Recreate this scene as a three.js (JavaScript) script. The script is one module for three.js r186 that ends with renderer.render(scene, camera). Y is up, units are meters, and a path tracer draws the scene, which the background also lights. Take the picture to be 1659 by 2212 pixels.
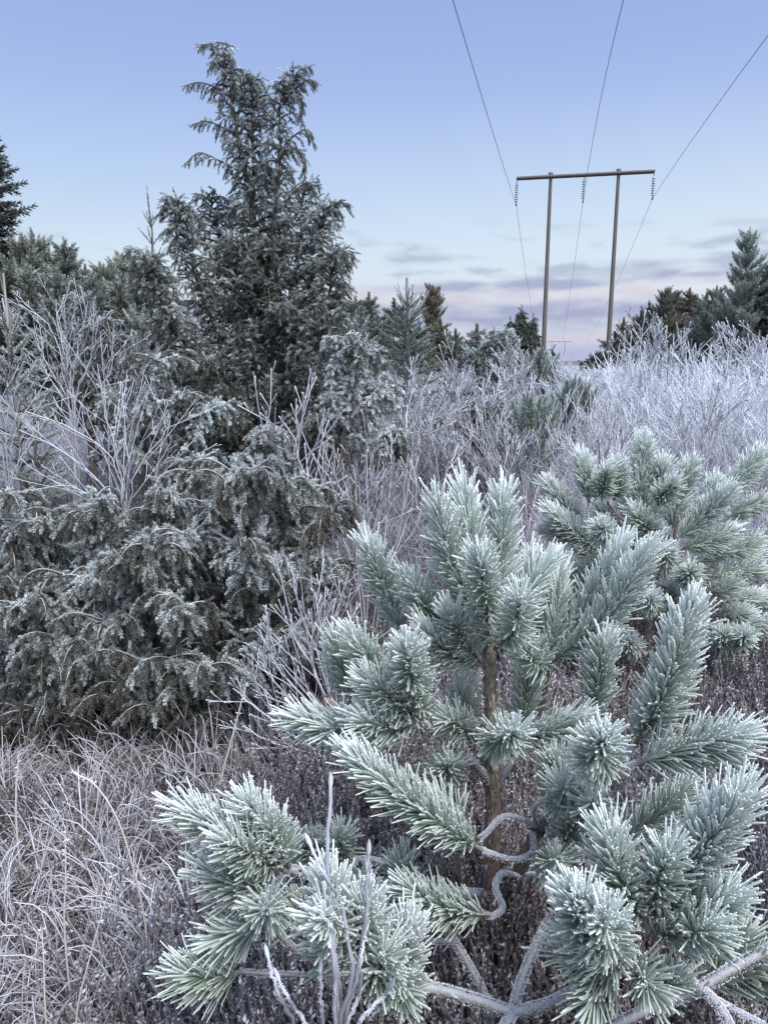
import * as THREE from 'three';
import { ImprovedNoise } from 'three/addons/math/ImprovedNoise.js';

// ------------------------------------------------------------------ camera, sky, sun, exposure
const W = 767, H = 1024, EYE = 1.2, PITCH = 11.5 * Math.PI / 180;
const scene = new THREE.Scene();
const camera = new THREE.PerspectiveCamera(69.4, W / H, 0.05, 3000);
camera.position.set(0, EYE, 0);
camera.rotation.set(-PITCH, 0, 0);
scene.add(camera);
const EXPOSURE = 2.0;
const SUN_DIR = new THREE.Vector3(0.34, 0.85, 0.42).normalize();
const noise = new ImprovedNoise();
const clamp = (x, a = 0, b = 1) => Math.min(b, Math.max(a, x));
const smooth = (a, b, x) => { const t = clamp((x - a) / (b - a)); return t * t * (3 - 2 * t); };
const lerp = (a, b, t) => a + (b - a) * t;
const mix3 = (a, b, t) => [lerp(a[0], b[0], t), lerp(a[1], b[1], t), lerp(a[2], b[2], t)];
const s2l = (c) => c.map((v) => { v /= 255; return v <= 0.04045 ? v / 12.92 : Math.pow((v + 0.055) / 1.055, 2.4); });
function fbm(x, y, z, oct = 4) { let a = 0, w = 0.5; for (let i = 0; i < oct; i++) { a += w * noise.noise(x, y, z); x *= 2.03; y *= 2.03; z *= 2.03; w *= 0.5; } return a; }
{
  const SW = 3072, SH = 1536, data = new Float32Array(SW * SH * 4);
  const stops = [[-90, [150, 155, 180]], [0, [178, 184, 216]], [2.5, [200, 208, 230]], [5, [220, 231, 243]], [8, [209, 228, 246]], [12, [188, 212, 244]], [18, [166, 189, 237]], [24, [151, 176, 227]], [45, [128, 158, 220]], [90, [118, 150, 215]]].map(([e, c]) => [e, s2l(c)]);
  const ramp = (e) => { for (let i = 1; i < stops.length; i++) if (e <= stops[i][0]) return mix3(stops[i - 1][1], stops[i][1], (e - stops[i - 1][0]) / (stops[i][0] - stops[i - 1][0])); return stops[stops.length - 1][1]; };
  const lilac = s2l([170, 177, 207]), pink = s2l([214, 207, 220]), grey = s2l([178, 189, 212]), low = s2l([174, 183, 218]), pale = s2l([224, 236, 246]), cream = s2l([230, 232, 238]);
  const sunAz = Math.atan2(SUN_DIR.z, SUN_DIR.x);
  for (let j = 0; j < SH; j++) {
    const el = ((j + 0.5) / SH - 0.5) * 180, base = ramp(el);
    for (let i = 0; i < SW; i++) {
      const az = ((i + 0.5) / SW - 0.5) * Math.PI * 2;
      const toSun = 0.5 + 0.5 * Math.cos(az - sunAz);
      let c = base;
      const A = Math.atan2(Math.cos(az), -Math.sin(az));            // 0 straight ahead, positive to the right
      const right = smooth(-0.6, 0.7, A) * (1 - smooth(1.4, 3.1, Math.abs(A)));
      c = mix3(c, pale, right * smooth(0, 5, el) * (1 - smooth(6, 20, el)) * 0.55);
      // the bright half of the twilight sky lies behind the camera
      const glow = Math.pow(toSun, 2) * (1 - smooth(10, 88, el)) * smooth(-3, 4, el) * smooth(1.1, 1.9, Math.abs(A));
      c = [c[0] + 1.1 * glow, c[1] + 1.05 * glow, c[2] + 1.0 * glow];
      const up = 0.62 * smooth(27, 75, el);
      c = [c[0] + up * 0.9, c[1] + up, c[2] + up * 1.05];
      if (el > -1 && el < 14) {
        const x = Math.cos(az), z = Math.sin(az), y = el * 0.16;
        const wob = 0.9 * fbm(x * 3, z * 3, 1.7, 3);
        const n1 = fbm(x * 5 + 3, y * 1.6 + wob, z * 5, 5), n2 = fbm(x * 9, y * 5 + wob + 5, z * 9, 5), n3 = fbm(x * 17, y * 9 + 9 + wob, z * 17, 5);
        const band = (e0, w, wv) => Math.exp(-Math.pow((el - e0 + wv * n1 + 0.9 * n2) / w, 2)), rt = smooth(-0.08, 0.12, A), mid = smooth(-0.5, 0.05, A);
        c = mix3(c, cream, smooth(7, 4.2, el + 2 * n1) * (0.4 + 0.35 * smooth(0.1, 0.5, A)) * mid);
        c = mix3(c, low, smooth(2.6, 0.2, el + 1.5 * n1) * 0.85);
        c = mix3(c, pink, clamp(band(4.5, 0.7, 1.6) * (0.55 + 1.4 * n3)) * (0.25 + 0.6 * mid));
        c = mix3(c, pink, clamp(band(1.9, 0.38, 1.1) * (0.75 + 1.6 * n3)) * (0.2 + 0.6 * mid));
        c = mix3(c, lilac, clamp(band(3.3, 0.75, 1.5) * (0.95 + 1.3 * n3)));
        c = mix3(c, lilac, clamp(band(5.35 + 0.9 * smooth(0.1, 0.5, A), 0.42, 1.2) * (0.85 + 2.0 * n3)) * rt * 0.95);
        c = mix3(c, grey, clamp(band(6.6, 0.8, 2.5) * (0.35 + 2.2 * n2 + n3)) * smooth(0.16, 0.36, A) * 0.9);
        const wisp = smooth(0.12, 0.42, n1 * 0.8 + 0.6 * n3 + 0.16 * Math.exp(-Math.pow((A - 0.05) / 0.14, 2))) * smooth(5.2, 6.4, el) * smooth(10.5, 7.6, el);
        c = mix3(c, grey, wisp * 0.8);
      }
      const o = (j * SW + i) * 4;
      data[o] = c[0] / EXPOSURE; data[o + 1] = c[1] / EXPOSURE; data[o + 2] = c[2] / EXPOSURE; data[o + 3] = 1;
    }
  }
  const sky = new THREE.DataTexture(data, SW, SH, THREE.RGBAFormat, THREE.FloatType);
  sky.mapping = THREE.EquirectangularReflectionMapping; sky.magFilter = sky.minFilter = THREE.LinearFilter; sky.needsUpdate = true;
  scene.background = sky; scene.environment = sky;
}
const sun = new THREE.DirectionalLight(new THREE.Color(1, 0.97, 0.94), 2.3);
sun.position.copy(SUN_DIR).multiplyScalar(80); sun.castShadow = true; sun.shadow.radius = 50;
sun.shadow.mapSize.set(2048, 2048);
Object.assign(sun.shadow.camera, { left: -40, right: 40, top: 40, bottom: -40, near: 1, far: 200 });
scene.add(sun, sun.target);

// ------------------------------------------------------------------ helpers
const V = (x, y, z) => new THREE.Vector3(x, y, z);
const UPV = V(0, 1, 0);
const F = 1597, CX = 829.5, CY = 1106, cP = Math.cos(PITCH), sP = Math.sin(PITCH);
// the world point that stands d metres ahead, measured off the photograph (1659 x 2212)
function at(px, py, d) { const x = (px - CX) / F, y = -(py - CY) / F, wy = y * cP - sP, wz = -y * sP - cP, k = d / -wz; return V(x * k, EYE + wy * k, -d); }
function rng(seed) { let a = seed >>> 0; const f = () => { a = (a + 0x6D2B79F5) | 0; let t = Math.imul(a ^ (a >>> 15), 1 | a); t = (t + Math.imul(t ^ (t >>> 7), 61 | t)) ^ t; return ((t ^ (t >>> 14)) >>> 0) / 4294967296; }; f.s = (a0, b0) => a0 + (b0 - a0) * f(); f.n = () => f() + f() + f() - 1.5; return f; }
function groundY(x, z) {
  const d = -z;
  let h = 0.74 * smooth(4, 46, d) - 2.6 * smooth(58, 230, d) + 3.5 * smooth(260, 900, Math.hypot(x, z));
  h += 0.05 * noise.noise(x * 0.9, 0.3, z * 0.9) + 0.13 * noise.noise(x * 0.21, 4.3, z * 0.21) * smooth(3, 10, Math.hypot(x, z));
  return h;
}
const taken = {};
function numbered(n) { taken[n] = (taken[n] ?? -1) + 1; return taken[n] ? n + '_' + String(taken[n]).padStart(3, '0') : n; }
function tag(o, label, category, group, kind) { o.userData.label = label; if (category) o.userData.category = category; if (group) o.userData.group = group; if (kind) o.userData.kind = kind; return o; }
function thing(name, label, category, pos, group) { const g = new THREE.Group(); g.name = numbered(name); g.position.copy(pos); scene.add(g); return tag(g, label, category, group); }

class MB {
  constructor() { this.p = []; this.n = []; this.c = []; this.i = []; this.k = 0; }
  v(x, y, z, nx, ny, nz, c) { this.p.push(x, y, z); this.n.push(nx, ny, nz); this.c.push(c[0], c[1], c[2]); return this.k++; }
  tri(a, b, c) { this.i.push(a, b, c); }
  // a tapered tube along points; col(ny, t, i, pos) gives the colour of a vertex
  tube(pts, rad, sides, col, cap = true) {
    const n = pts.length, t = V(0, 0, 0), u = V(0, 0, 0), w = V(0, 0, 0), q = V(0, 0, 0); let prev = null;
    for (let i = 0; i < n; i++) {
      t.copy(pts[Math.min(i + 1, n - 1)]).sub(pts[Math.max(i - 1, 0)]).normalize();
      if (!prev) { u.set(Math.abs(t.y) > 0.9 ? 1 : 0, Math.abs(t.y) > 0.9 ? 0 : 1, 0).cross(t).normalize(); prev = u.clone(); } else { u.copy(prev).addScaledVector(t, -prev.dot(t)).normalize(); prev.copy(u); }
      w.crossVectors(t, u);
      const f = i / (n - 1);
      for (let k = 0; k < sides; k++) {
        const a = k / sides * Math.PI * 2; q.copy(u).multiplyScalar(Math.cos(a)).addScaledVector(w, Math.sin(a));
        const r = typeof rad === 'function' ? rad(f, a, i) : rad[i];
        const P = pts[i];
        this.v(P.x + q.x * r, P.y + q.y * r, P.z + q.z * r, q.x, q.y, q.z, col(q.y, f, i, k));
      }
    }
    const s = this.k - n * sides;
    for (let i = 0; i < n - 1; i++) for (let k = 0; k < sides; k++) { const a = s + i * sides + k, b = s + i * sides + (k + 1) % sides, c = a + sides, d = b + sides; this.i.push(a, b, d, a, d, c); }
    if (cap) { const P = pts[n - 1]; const e = this.v(P.x + t.x * 0.001, P.y + t.y * 0.001, P.z + t.z * 0.001, t.x, t.y, t.z, col(t.y, 1, n - 1, 0)), l = s + (n - 1) * sides; for (let k = 0; k < sides; k++) this.i.push(l + k, l + (k + 1) % sides, e); }
  }
  // a flat blade with a pointed tip, two triangles
  blade(b, d, side, len, w, c0, c1) {
    const nx = d.y * side.z - d.z * side.y, ny = d.z * side.x - d.x * side.z, nz = d.x * side.y - d.y * side.x;
    const m = 0.45, mx = b.x + d.x * len * m, my = b.y + d.y * len * m, mz = b.z + d.z * len * m, cm = mix3(c0, c1, 0.55);
    const A = this.v(b.x, b.y, b.z, nx, ny, nz, c0), L = this.v(mx + side.x * w / 2, my + side.y * w / 2, mz + side.z * w / 2, nx, ny, nz, cm), R = this.v(mx - side.x * w / 2, my - side.y * w / 2, mz - side.z * w / 2, nx, ny, nz, cm), T = this.v(b.x + d.x * len, b.y + d.y * len, b.z + d.z * len, nx, ny, nz, c1);
    this.i.push(A, R, L, L, R, T);
  }
  geo() { const g = new THREE.BufferGeometry(); g.setAttribute('position', new THREE.BufferAttribute(new Float32Array(this.p), 3)); g.setAttribute('normal', new THREE.BufferAttribute(new Float32Array(this.n), 3)); g.setAttribute('color', new THREE.BufferAttribute(new Float32Array(this.c), 3)); g.setIndex(this.i); return g; }
  build(name, m, parent, kind) { if (!this.k) return null; const o = new THREE.Mesh(this.geo(), m); o.name = parent ? name : numbered(name); if (kind) o.userData.kind = kind; o.castShadow = o.receiveShadow = true; (parent || scene).add(o); return o; }
}
class Inst {
  constructor() { this.m = []; this.c = []; }
  // y axis along dir, z axis as near to straight up as that allows
  put(p, dir, s, col, roll = 0, sx = 1) {
    const y = dir, z = V(0, 1, 0).addScaledVector(y, -y.y); if (z.lengthSq() < 1e-4) z.set(0.3, 0, 1).addScaledVector(y, -y.z); z.normalize();
    if (roll) z.applyAxisAngle(y, roll);
    const x = V(0, 0, 0).crossVectors(y, z), t = s * sx;
    this.m.push(x.x * t, x.y * t, x.z * t, 0, y.x * s, y.y * s, y.z * s, 0, z.x * t, z.y * t, z.z * t, 0, p.x, p.y, p.z, 1); this.c.push(col[0], col[1], col[2]);
  }
  get n() { return this.m.length / 16; }
  build(name, geo, m, parent, kind = 'stuff') {
    if (!this.n) return null;
    const o = new THREE.InstancedMesh(geo, m, this.n); o.instanceMatrix.array.set(this.m);
    o.instanceColor = new THREE.InstancedBufferAttribute(new Float32Array(this.c), 3);
    o.name = parent ? name : numbered(name); o.userData.kind = kind; o.castShadow = o.receiveShadow = true; (parent || scene).add(o); return o;
  }
}
const curve = (pts, n) => new THREE.CatmullRomCurve3(pts, false, 'centripetal').getPoints(n);
const rel = (pts, o) => pts.map((p) => p.clone().sub(o));
function perp(d, a) { const u = (Math.abs(d.y) > 0.95 ? V(1, 0, 0) : V(0, 1, 0)).cross(d).normalize(), w = V(0, 0, 0).crossVectors(d, u); return u.multiplyScalar(Math.cos(a)).addScaledVector(w, Math.sin(a)); }
const GA = 2.399963;

const M = {
  leaf: new THREE.MeshStandardMaterial({ vertexColors: true, roughness: 0.82, side: THREE.DoubleSide, name: 'frosted needles' }),
  bark: new THREE.MeshStandardMaterial({ vertexColors: true, roughness: 0.92, name: 'bark' }),
  twig: new THREE.MeshStandardMaterial({ vertexColors: true, roughness: 0.88, name: 'frosted twig' }),
};
function speckle(name, size, dots, seed, ground, inks, bump) { const c = document.createElement('canvas'); c.width = c.height = size; const x = c.getContext('2d'), r = rng(seed); x.fillStyle = ground; x.fillRect(0, 0, size, size); for (let i = 0; i < dots; i++) { x.fillStyle = inks[Math.floor(r() * inks.length)]; x.globalAlpha = r.s(0.2, 0.9); x.fillRect(r() * size, r() * size, r.s(1, 5), r.s(1, 5)); } const t = new THREE.CanvasTexture(c); t.wrapS = t.wrapT = THREE.RepeatWrapping; t.colorSpace = THREE.SRGBColorSpace; return t; }

// ------------------------------------------------------------------ ground: one sheet to the horizon
{
  const NR = 150, NA = 240, p = [], uv = [], idx = [], col = [];
  for (let r = 0; r <= NR; r++) {
    const R = r === 0 ? 0 : 0.12 * Math.pow(1500 / 0.12, (r - 1) / (NR - 1));
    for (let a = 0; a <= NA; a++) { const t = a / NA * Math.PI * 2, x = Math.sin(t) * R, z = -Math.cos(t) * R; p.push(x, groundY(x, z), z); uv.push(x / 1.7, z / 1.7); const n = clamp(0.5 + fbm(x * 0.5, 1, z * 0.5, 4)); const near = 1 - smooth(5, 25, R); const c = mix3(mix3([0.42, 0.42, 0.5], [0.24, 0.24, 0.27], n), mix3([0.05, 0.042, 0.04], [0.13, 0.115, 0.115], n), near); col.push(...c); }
  }
  for (let r = 0; r < NR; r++) for (let a = 0; a < NA; a++) { const A = r * (NA + 1) + a, B = A + 1, C = A + NA + 1, D = C + 1; idx.push(A, B, C, B, D, C); }
  const g = new THREE.BufferGeometry(); g.setAttribute('position', new THREE.Float32BufferAttribute(p, 3)); g.setAttribute('uv', new THREE.Float32BufferAttribute(uv, 2)); g.setAttribute('color', new THREE.Float32BufferAttribute(col, 3)); g.setIndex(idx); g.computeVertexNormals();
  const m = new THREE.MeshStandardMaterial({ vertexColors: true, roughness: 1, side: THREE.DoubleSide, map: speckle('litter', 512, 5200, 5, '#a59c98', ['#5a4f4c', '#8a7f7c', '#d8d8e0', '#f4f4fa', '#6f5a4c']) });
  const o = new THREE.Mesh(g, m); o.name = 'ground'; o.userData.kind = 'structure'; o.receiveShadow = true; scene.add(o);
}

// ------------------------------------------------------------------ power line
{
  const wood = [0.085, 0.077, 0.07], woodPale = [0.16, 0.15, 0.142];
  const porcelain = new THREE.MeshPhysicalMaterial({ color: 0xaab4bb, roughness: 0.35, clearcoat: 0.5 });
  const steel = new THREE.MeshStandardMaterial({ color: 0x6f7378, metalness: 0.5, roughness: 0.5 });
  const plate = new THREE.MeshStandardMaterial({ color: 0xd6d4cc, roughness: 0.6 });
  const wireM = new THREE.MeshStandardMaterial({ color: 0x70758a, metalness: 0.2, roughness: 0.6 });
  const D = 48, armL = at(1116, 387, D * 1.022), armR = at(1414, 369.5, D * 0.978);
  const dir = armR.clone().sub(armL); dir.y = 0; const span = dir.length(), TH = 12.45 * Math.PI / 180; dir.set(Math.cos(TH), 0, Math.sin(TH));
  const line = V(dir.z, 0, -dir.x);                                   // the way the line runs, away from the camera
  const armY = (armL.y + armR.y) / 2, C = armL.clone().add(armR).multiplyScalar(0.5); C.y = groundY(C.x, C.z);
  function frame(label, pos, armH, grow, small) {
    const t = thing('electricity_pylon', label, 'power pole', pos); t.rotation.y = Math.atan2(-dir.z, dir.x);
    for (const s of [-1, 1]) {
      const x = s * span * 0.246, b = new MB(), r = rng(31 + s), pts = [], gy = -0.6;
      for (let i = 0; i <= 40; i++) pts.push(V(x, lerp(gy, armH + 0.12, i / 40), 0));
      b.tube(pts, (f, a, i) => grow * lerp(0.155, 0.098, f) * (1 + 0.03 * Math.sin(a * 5 + s)), 14, (ny, f, i, k) => { const n = 0.5 + 0.5 * noise.noise(k * 1.7, i * 0.22, s * 3); return small ? [0.17, 0.18, 0.205] : mix3(wood, woodPale, clamp(n * 0.8 + 0.25 * Math.sin(k * 2.1))); });
      const pole = b.build('pole', M.bark, t);
      if (!small) { const pm = new THREE.Mesh(new THREE.BoxGeometry(0.34, 0.09, 0.02), plate); pm.name = 'number_plate'; pm.position.set(x, 1.05, 0.19); t.add(pm);
        const cp = new THREE.Mesh(new THREE.CylinderGeometry(0.14, 0.15, 0.12, 14), steel); cp.name = 'pole_cap'; cp.position.set(x, armH + 0.18, 0); t.add(cp); }
    }
    const cross = new MB(), cp = []; for (let i = 0; i <= 24; i++) cp.push(V(lerp(-span / 2, span / 2, i / 24), armH, 0.13 * grow));
    cross.tube(cp, () => 0.092 * grow, 10, (ny, f, i, k) => small ? [0.17, 0.18, 0.205] : mix3(wood, woodPale, clamp(0.55 + 0.5 * noise.noise(k, i * 0.5, 2) + 0.3 * ny))); cross.build('crossarm', M.bark, t);
    if (!small) { const c2 = new MB(); c2.tube(cp.map((p) => V(p.x, p.y, -0.13)), () => 0.085, 10, () => wood); c2.build('crossarm', M.bark, t); }
    const ends = [];
    for (const s of [-0.497, 0, 0.497]) {
      const g = new THREE.Group(); g.name = 'insulator_string'; g.position.set(s * span, armH - 0.1, 0); t.add(g);
      const L = small ? 1.3 : 1.42, n = 8;
      const rod = new THREE.Mesh(new THREE.CylinderGeometry(0.028 * grow, 0.028 * grow, L, 6), steel); rod.name = 'rod'; rod.position.y = -L / 2; g.add(rod);
      const prof = [[0.03, 0.1], [0.06, 0.09], [0.065, 0.045], [0.105, 0.012], [0.11, -0.012], [0.07, -0.01], [0.03, -0.03]].map(([a, b]) => new THREE.Vector2(a, b));
      const lg = new THREE.LatheGeometry(prof, small ? 6 : 14);
      for (let k = 0; k < n; k++) { const d = new THREE.Mesh(lg, porcelain); d.name = 'disc'; d.position.y = -0.28 - k * 0.135; g.add(d); }
      const cl = new THREE.Mesh(new THREE.CylinderGeometry(0.05, 0.05, 0.42, 8), steel); cl.name = 'clamp'; cl.rotation.x = Math.PI / 2; cl.position.y = -L; g.add(cl);
      ends.push(dir.clone().multiplyScalar(s * span).add(V(pos.x, pos.y + armH - 0.1 - L, pos.z)));
    }
    return ends;
  }
  const near = frame('wooden two-pole power line frame with crossarm standing tall above the heath', C, armY - C.y, 1.0, false);
  const fc = at(1206, 738, 235); const FP = V(fc.x, groundY(fc.x, fc.z), fc.z);
  const far = frame('tiny distant two-pole power line frame seen between the tall poles near the horizon', FP, fc.y - FP.y, 0.9, true);
  const pins = [[[1094, 381], [978, 0]], [[1288, 260], [1346, 0]], [[1475, 330], [1659, 75]]];
  const words = ['leftmost', 'middle', 'rightmost'];
  near.forEach((A, k) => {
    const pts = [];
    const B = far[k], sag = 4.2;
    for (let i = 0; i < 60; i++) { const f = 1 - i / 60; const p = A.clone().lerp(B, f); p.y -= 4 * sag * f * (1 - f); pts.push(p); }
    // towards and past the camera: a parabola through the two places where the photograph shows the wire
    const solve = ([px, py]) => { const q = at(px, py, 1).sub(camera.position), a = -line.x, b = -line.z; const det = q.x * -b + a * q.z, rx = A.x, rz = A.z; const s = (rz * q.x - rx * q.z) / (q.z * a - q.x * b), kq = (rx + s * a) / q.x; return [s, EYE + q.y * kq]; };
    const [s1, y1] = solve(pins[k][0]), [s2, y2] = solve(pins[k][1]);
    let b2 = ((y2 - A.y) / s2 - (y1 - A.y) / s1) / (s2 - s1), b1 = (y1 - A.y) / s1 - b2 * s1;
    console.log('wire', k, s1.toFixed(1), y1.toFixed(2), s2.toFixed(1), y2.toFixed(2), 'A', A.y.toFixed(2), 'slope', b1.toFixed(3), 'curv', b2.toFixed(5));
    for (let i = 0; i <= 90; i++) { const s = i * 1.0; pts.push(V(A.x - line.x * s, A.y + b1 * s + b2 * s * s, A.z - line.z * s)); }
    const b = new MB(); b.tube(pts, (f) => 0.0115, 6, () => [1, 1, 1]); const o = b.build('overhead_wire', wireM, null); tag(o, words[k] + ' of the three power line wires running overhead to the poles', 'wire');
  });
}
scene.environmentIntensity = 1;
// ------------------------------------------------------------------ frosted pieces that the plants share
const FROST = [0.60, 0.66, 0.70], PALE = [0.34, 0.39, 0.37];
// a short twig set all round with sharp needles; its local z side carries more frost
function sprigGeo({ seed, len, n, nl, nw, a0 = 70, a1 = 30, dark = 0.3, frostSide = 1, twigR = 0.0012, tip = 1 }) {
  const r = rng(seed), b = new MB();
  b.tube([V(0, 0, 0), V(0, len, 0)], [twigR, twigR * 0.6], 3, () => [0.5, 0.45, 0.4], false);
  for (let i = 0; i < n; i++) {
    const f = (i + r()) / n, az = i * GA + r.s(-0.4, 0.4), an = (lerp(a0, a1, f) + r.s(-12, 12)) * Math.PI / 180;
    const d = V(Math.cos(az) * Math.sin(an), Math.cos(an), Math.sin(az) * Math.sin(an)), side = perp(d, r.s(0, 6.28)), u = d.z / Math.max(0.2, Math.sin(an));
    const e = lerp(1, smooth(-0.9, 0.7, u), frostSide), L = nl * r.s(0.75, 1.15);
    const c0 = dark * lerp(0.7, 1.1, e), c1 = lerp(0.5, 1.15, e) * tip;
    b.blade(V(0, len * f, 0), d, side, L, nw * r.s(0.8, 1.2), [c0, c0 * 1.02, c0 * 0.96], [c1 * 0.98, c1, c1 * 1.02]);
  }
  return b.geo();
}
const juniperSprigs = [11, 12, 13].map((s) => sprigGeo({ seed: s, len: 0.036, n: 40, nl: 0.0135, nw: 0.0026, dark: 0.5 }));
const juniperFine = [14, 15, 16].map((s) => sprigGeo({ seed: s, len: 0.032, n: 40, nl: 0.0118, nw: 0.0022, dark: 0.5 }));
const spruceTwig = [17, 18].map((s) => sprigGeo({ seed: s, len: 0.13, n: 46, nl: 0.020, nw: 0.0042, a0: 62, a1: 40, dark: 0.38, frostSide: 1, twigR: 0.003 }));
const farSpray = [21, 22, 23].map((s) => sprigGeo({ seed: s, len: 0.42, n: 26, nl: 0.16, nw: 0.042, a0: 66, a1: 25, dark: 0.7, frostSide: 0.8, twigR: 0.008 }));
const farTuft = [24, 25].map((s) => sprigGeo({ seed: s, len: 0.30, n: 40, nl: 0.15, nw: 0.022, a0: 62, a1: 18, dark: 0.7, frostSide: 0.6, twigR: 0.008 }));
// foliage copies gathered by variant, so that one plant has a few foliage meshes
class Leaves { constructor(geos) { this.g = geos; this.s = geos.map(() => new Inst()); this.k = 0; } put(...a) { this.s[this.k++ % this.g.length].put(...a); } build(name, parent, m = M.leaf) { this.s.forEach((x, i) => x.build(name, this.g[i], m, parent)); } get n() { return this.s.reduce((a, x) => a + x.n, 0); } }
const juniperTone = (f, warm = 0) => { const d = mix3([0.042, 0.056, 0.044], [0.11, 0.076, 0.056], warm), m = mix3([0.22, 0.255, 0.24], [0.33, 0.275, 0.245], warm * 0.8); return f < 0.5 ? mix3(d, m, f * 2) : mix3(m, [0.84, 0.93, 0.95], f * 2 - 1); };

// dress a branch (world points) with side twigs that droop, and each twig with sprigs
function clothe(L, tw, pts, o, r) {
  const own = r.s(0.62, 1.32), n = pts.length - 1; let len = 0; for (let i = 0; i < n; i++) len += pts[i].distanceTo(pts[i + 1]);
  const step = o.step, N = Math.max(2, Math.round(len * (1 - o.t0) / step)), d = V(0, 0, 0), p = V(0, 0, 0);
  for (let i = 0; i <= N; i++) {
    const t = o.t0 + (1 - o.t0) * i / N, g = t * n, k = Math.min(n - 1, Math.floor(g)); p.lerpVectors(pts[k], pts[k + 1], g - k); d.copy(pts[k + 1]).sub(pts[k]).normalize();
    const az = i * GA + r.s(-0.5, 0.5), side = perp(d, az), an = r.s(0.6, 1.15);
    const q = d.clone().multiplyScalar(Math.cos(an)).addScaledVector(side, Math.sin(an)).normalize();
    const upness = smooth(-0.5, 0.8, side.y * 0.7 + d.y * 0.2), tl = o.twig * r.s(0.45, 1.1) * lerp(1.15, 0.45, Math.pow(t, 2)) * (side.y > 0 ? 0.75 : 1.1);
    const K = Math.max(1, Math.round(tl / o.gap)), c = p.clone(), tpts = [c.clone()];
    for (let j = 0; j < K; j++) {
      q.y -= o.droop * r.s(0.5, 1.3) / K; q.normalize();
      const f = clamp((o.frost * own * (0.16 + 0.72 * upness + 0.30 * (j / K)) + 0.18 * r.n() + 0.12 * noise.noise(c.x * 9, c.y * 9, c.z * 9)) * (o.fade ? o.fade(c) : 1));
      const dir = q.clone().addScaledVector(perp(q, r.s(0, 6.28)), r.s(0, 0.55)).normalize();
      L.put(c, dir, o.size * r.s(0.8, 1.25), juniperTone(f, clamp((o.warm || 0) + 0.3 * r.n())).map((v) => v * (o.dim || 1)), r.s(-0.5, 0.5));
      c.addScaledVector(q, o.gap); tpts.push(c.clone());
    }
    if (tw && tpts.length > 1) tw.tube(tpts, (f) => lerp(0.0022, 0.001, f) * o.size, 3, (ny) => [0.09, 0.08, 0.07], false);
  }
  L.put(pts[n], pts[n].clone().sub(pts[n - 1]).normalize(), o.size, juniperTone(clamp(o.frost * 0.85)));
}
// a branch that leaves p along (az, el), L long, drooping towards its tip
function sweep(p, dir, L, droop, r, n = 12, wob = 0.06, pow = 1.6) {
  const pts = [p.clone()], d = dir.clone().normalize(), c = p.clone();
  for (let i = 1; i <= n; i++) { d.y -= droop * Math.pow(i / n, pow) * 2.6 / n; d.x += r.n() * wob; d.z += r.n() * wob; d.y += r.n() * wob * 0.5; d.normalize(); c.addScaledVector(d, L / n); pts.push(c.clone()); }
  return pts;
}
const barkTone = (seed, a = [0.075, 0.06, 0.05], b = [0.17, 0.15, 0.14], top = [0.42, 0.44, 0.48], amt = 0.35) => (ny, f, i, k) => mix3(mix3(a, b, clamp(0.5 + noise.noise(k * 1.3 + seed, i * 0.5, seed))), top, clamp(ny * amt));
function heading(az, el) { return V(Math.sin(az) * Math.cos(el), Math.sin(el), -Math.cos(az) * Math.cos(el)); }
function addStem(t, name, pts, r0, r1, sides, tone) { const b = new MB(); b.tube(pts, (f) => lerp(r0, r1, f), sides, tone); return b.build(name, M.bark, t); }

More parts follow.
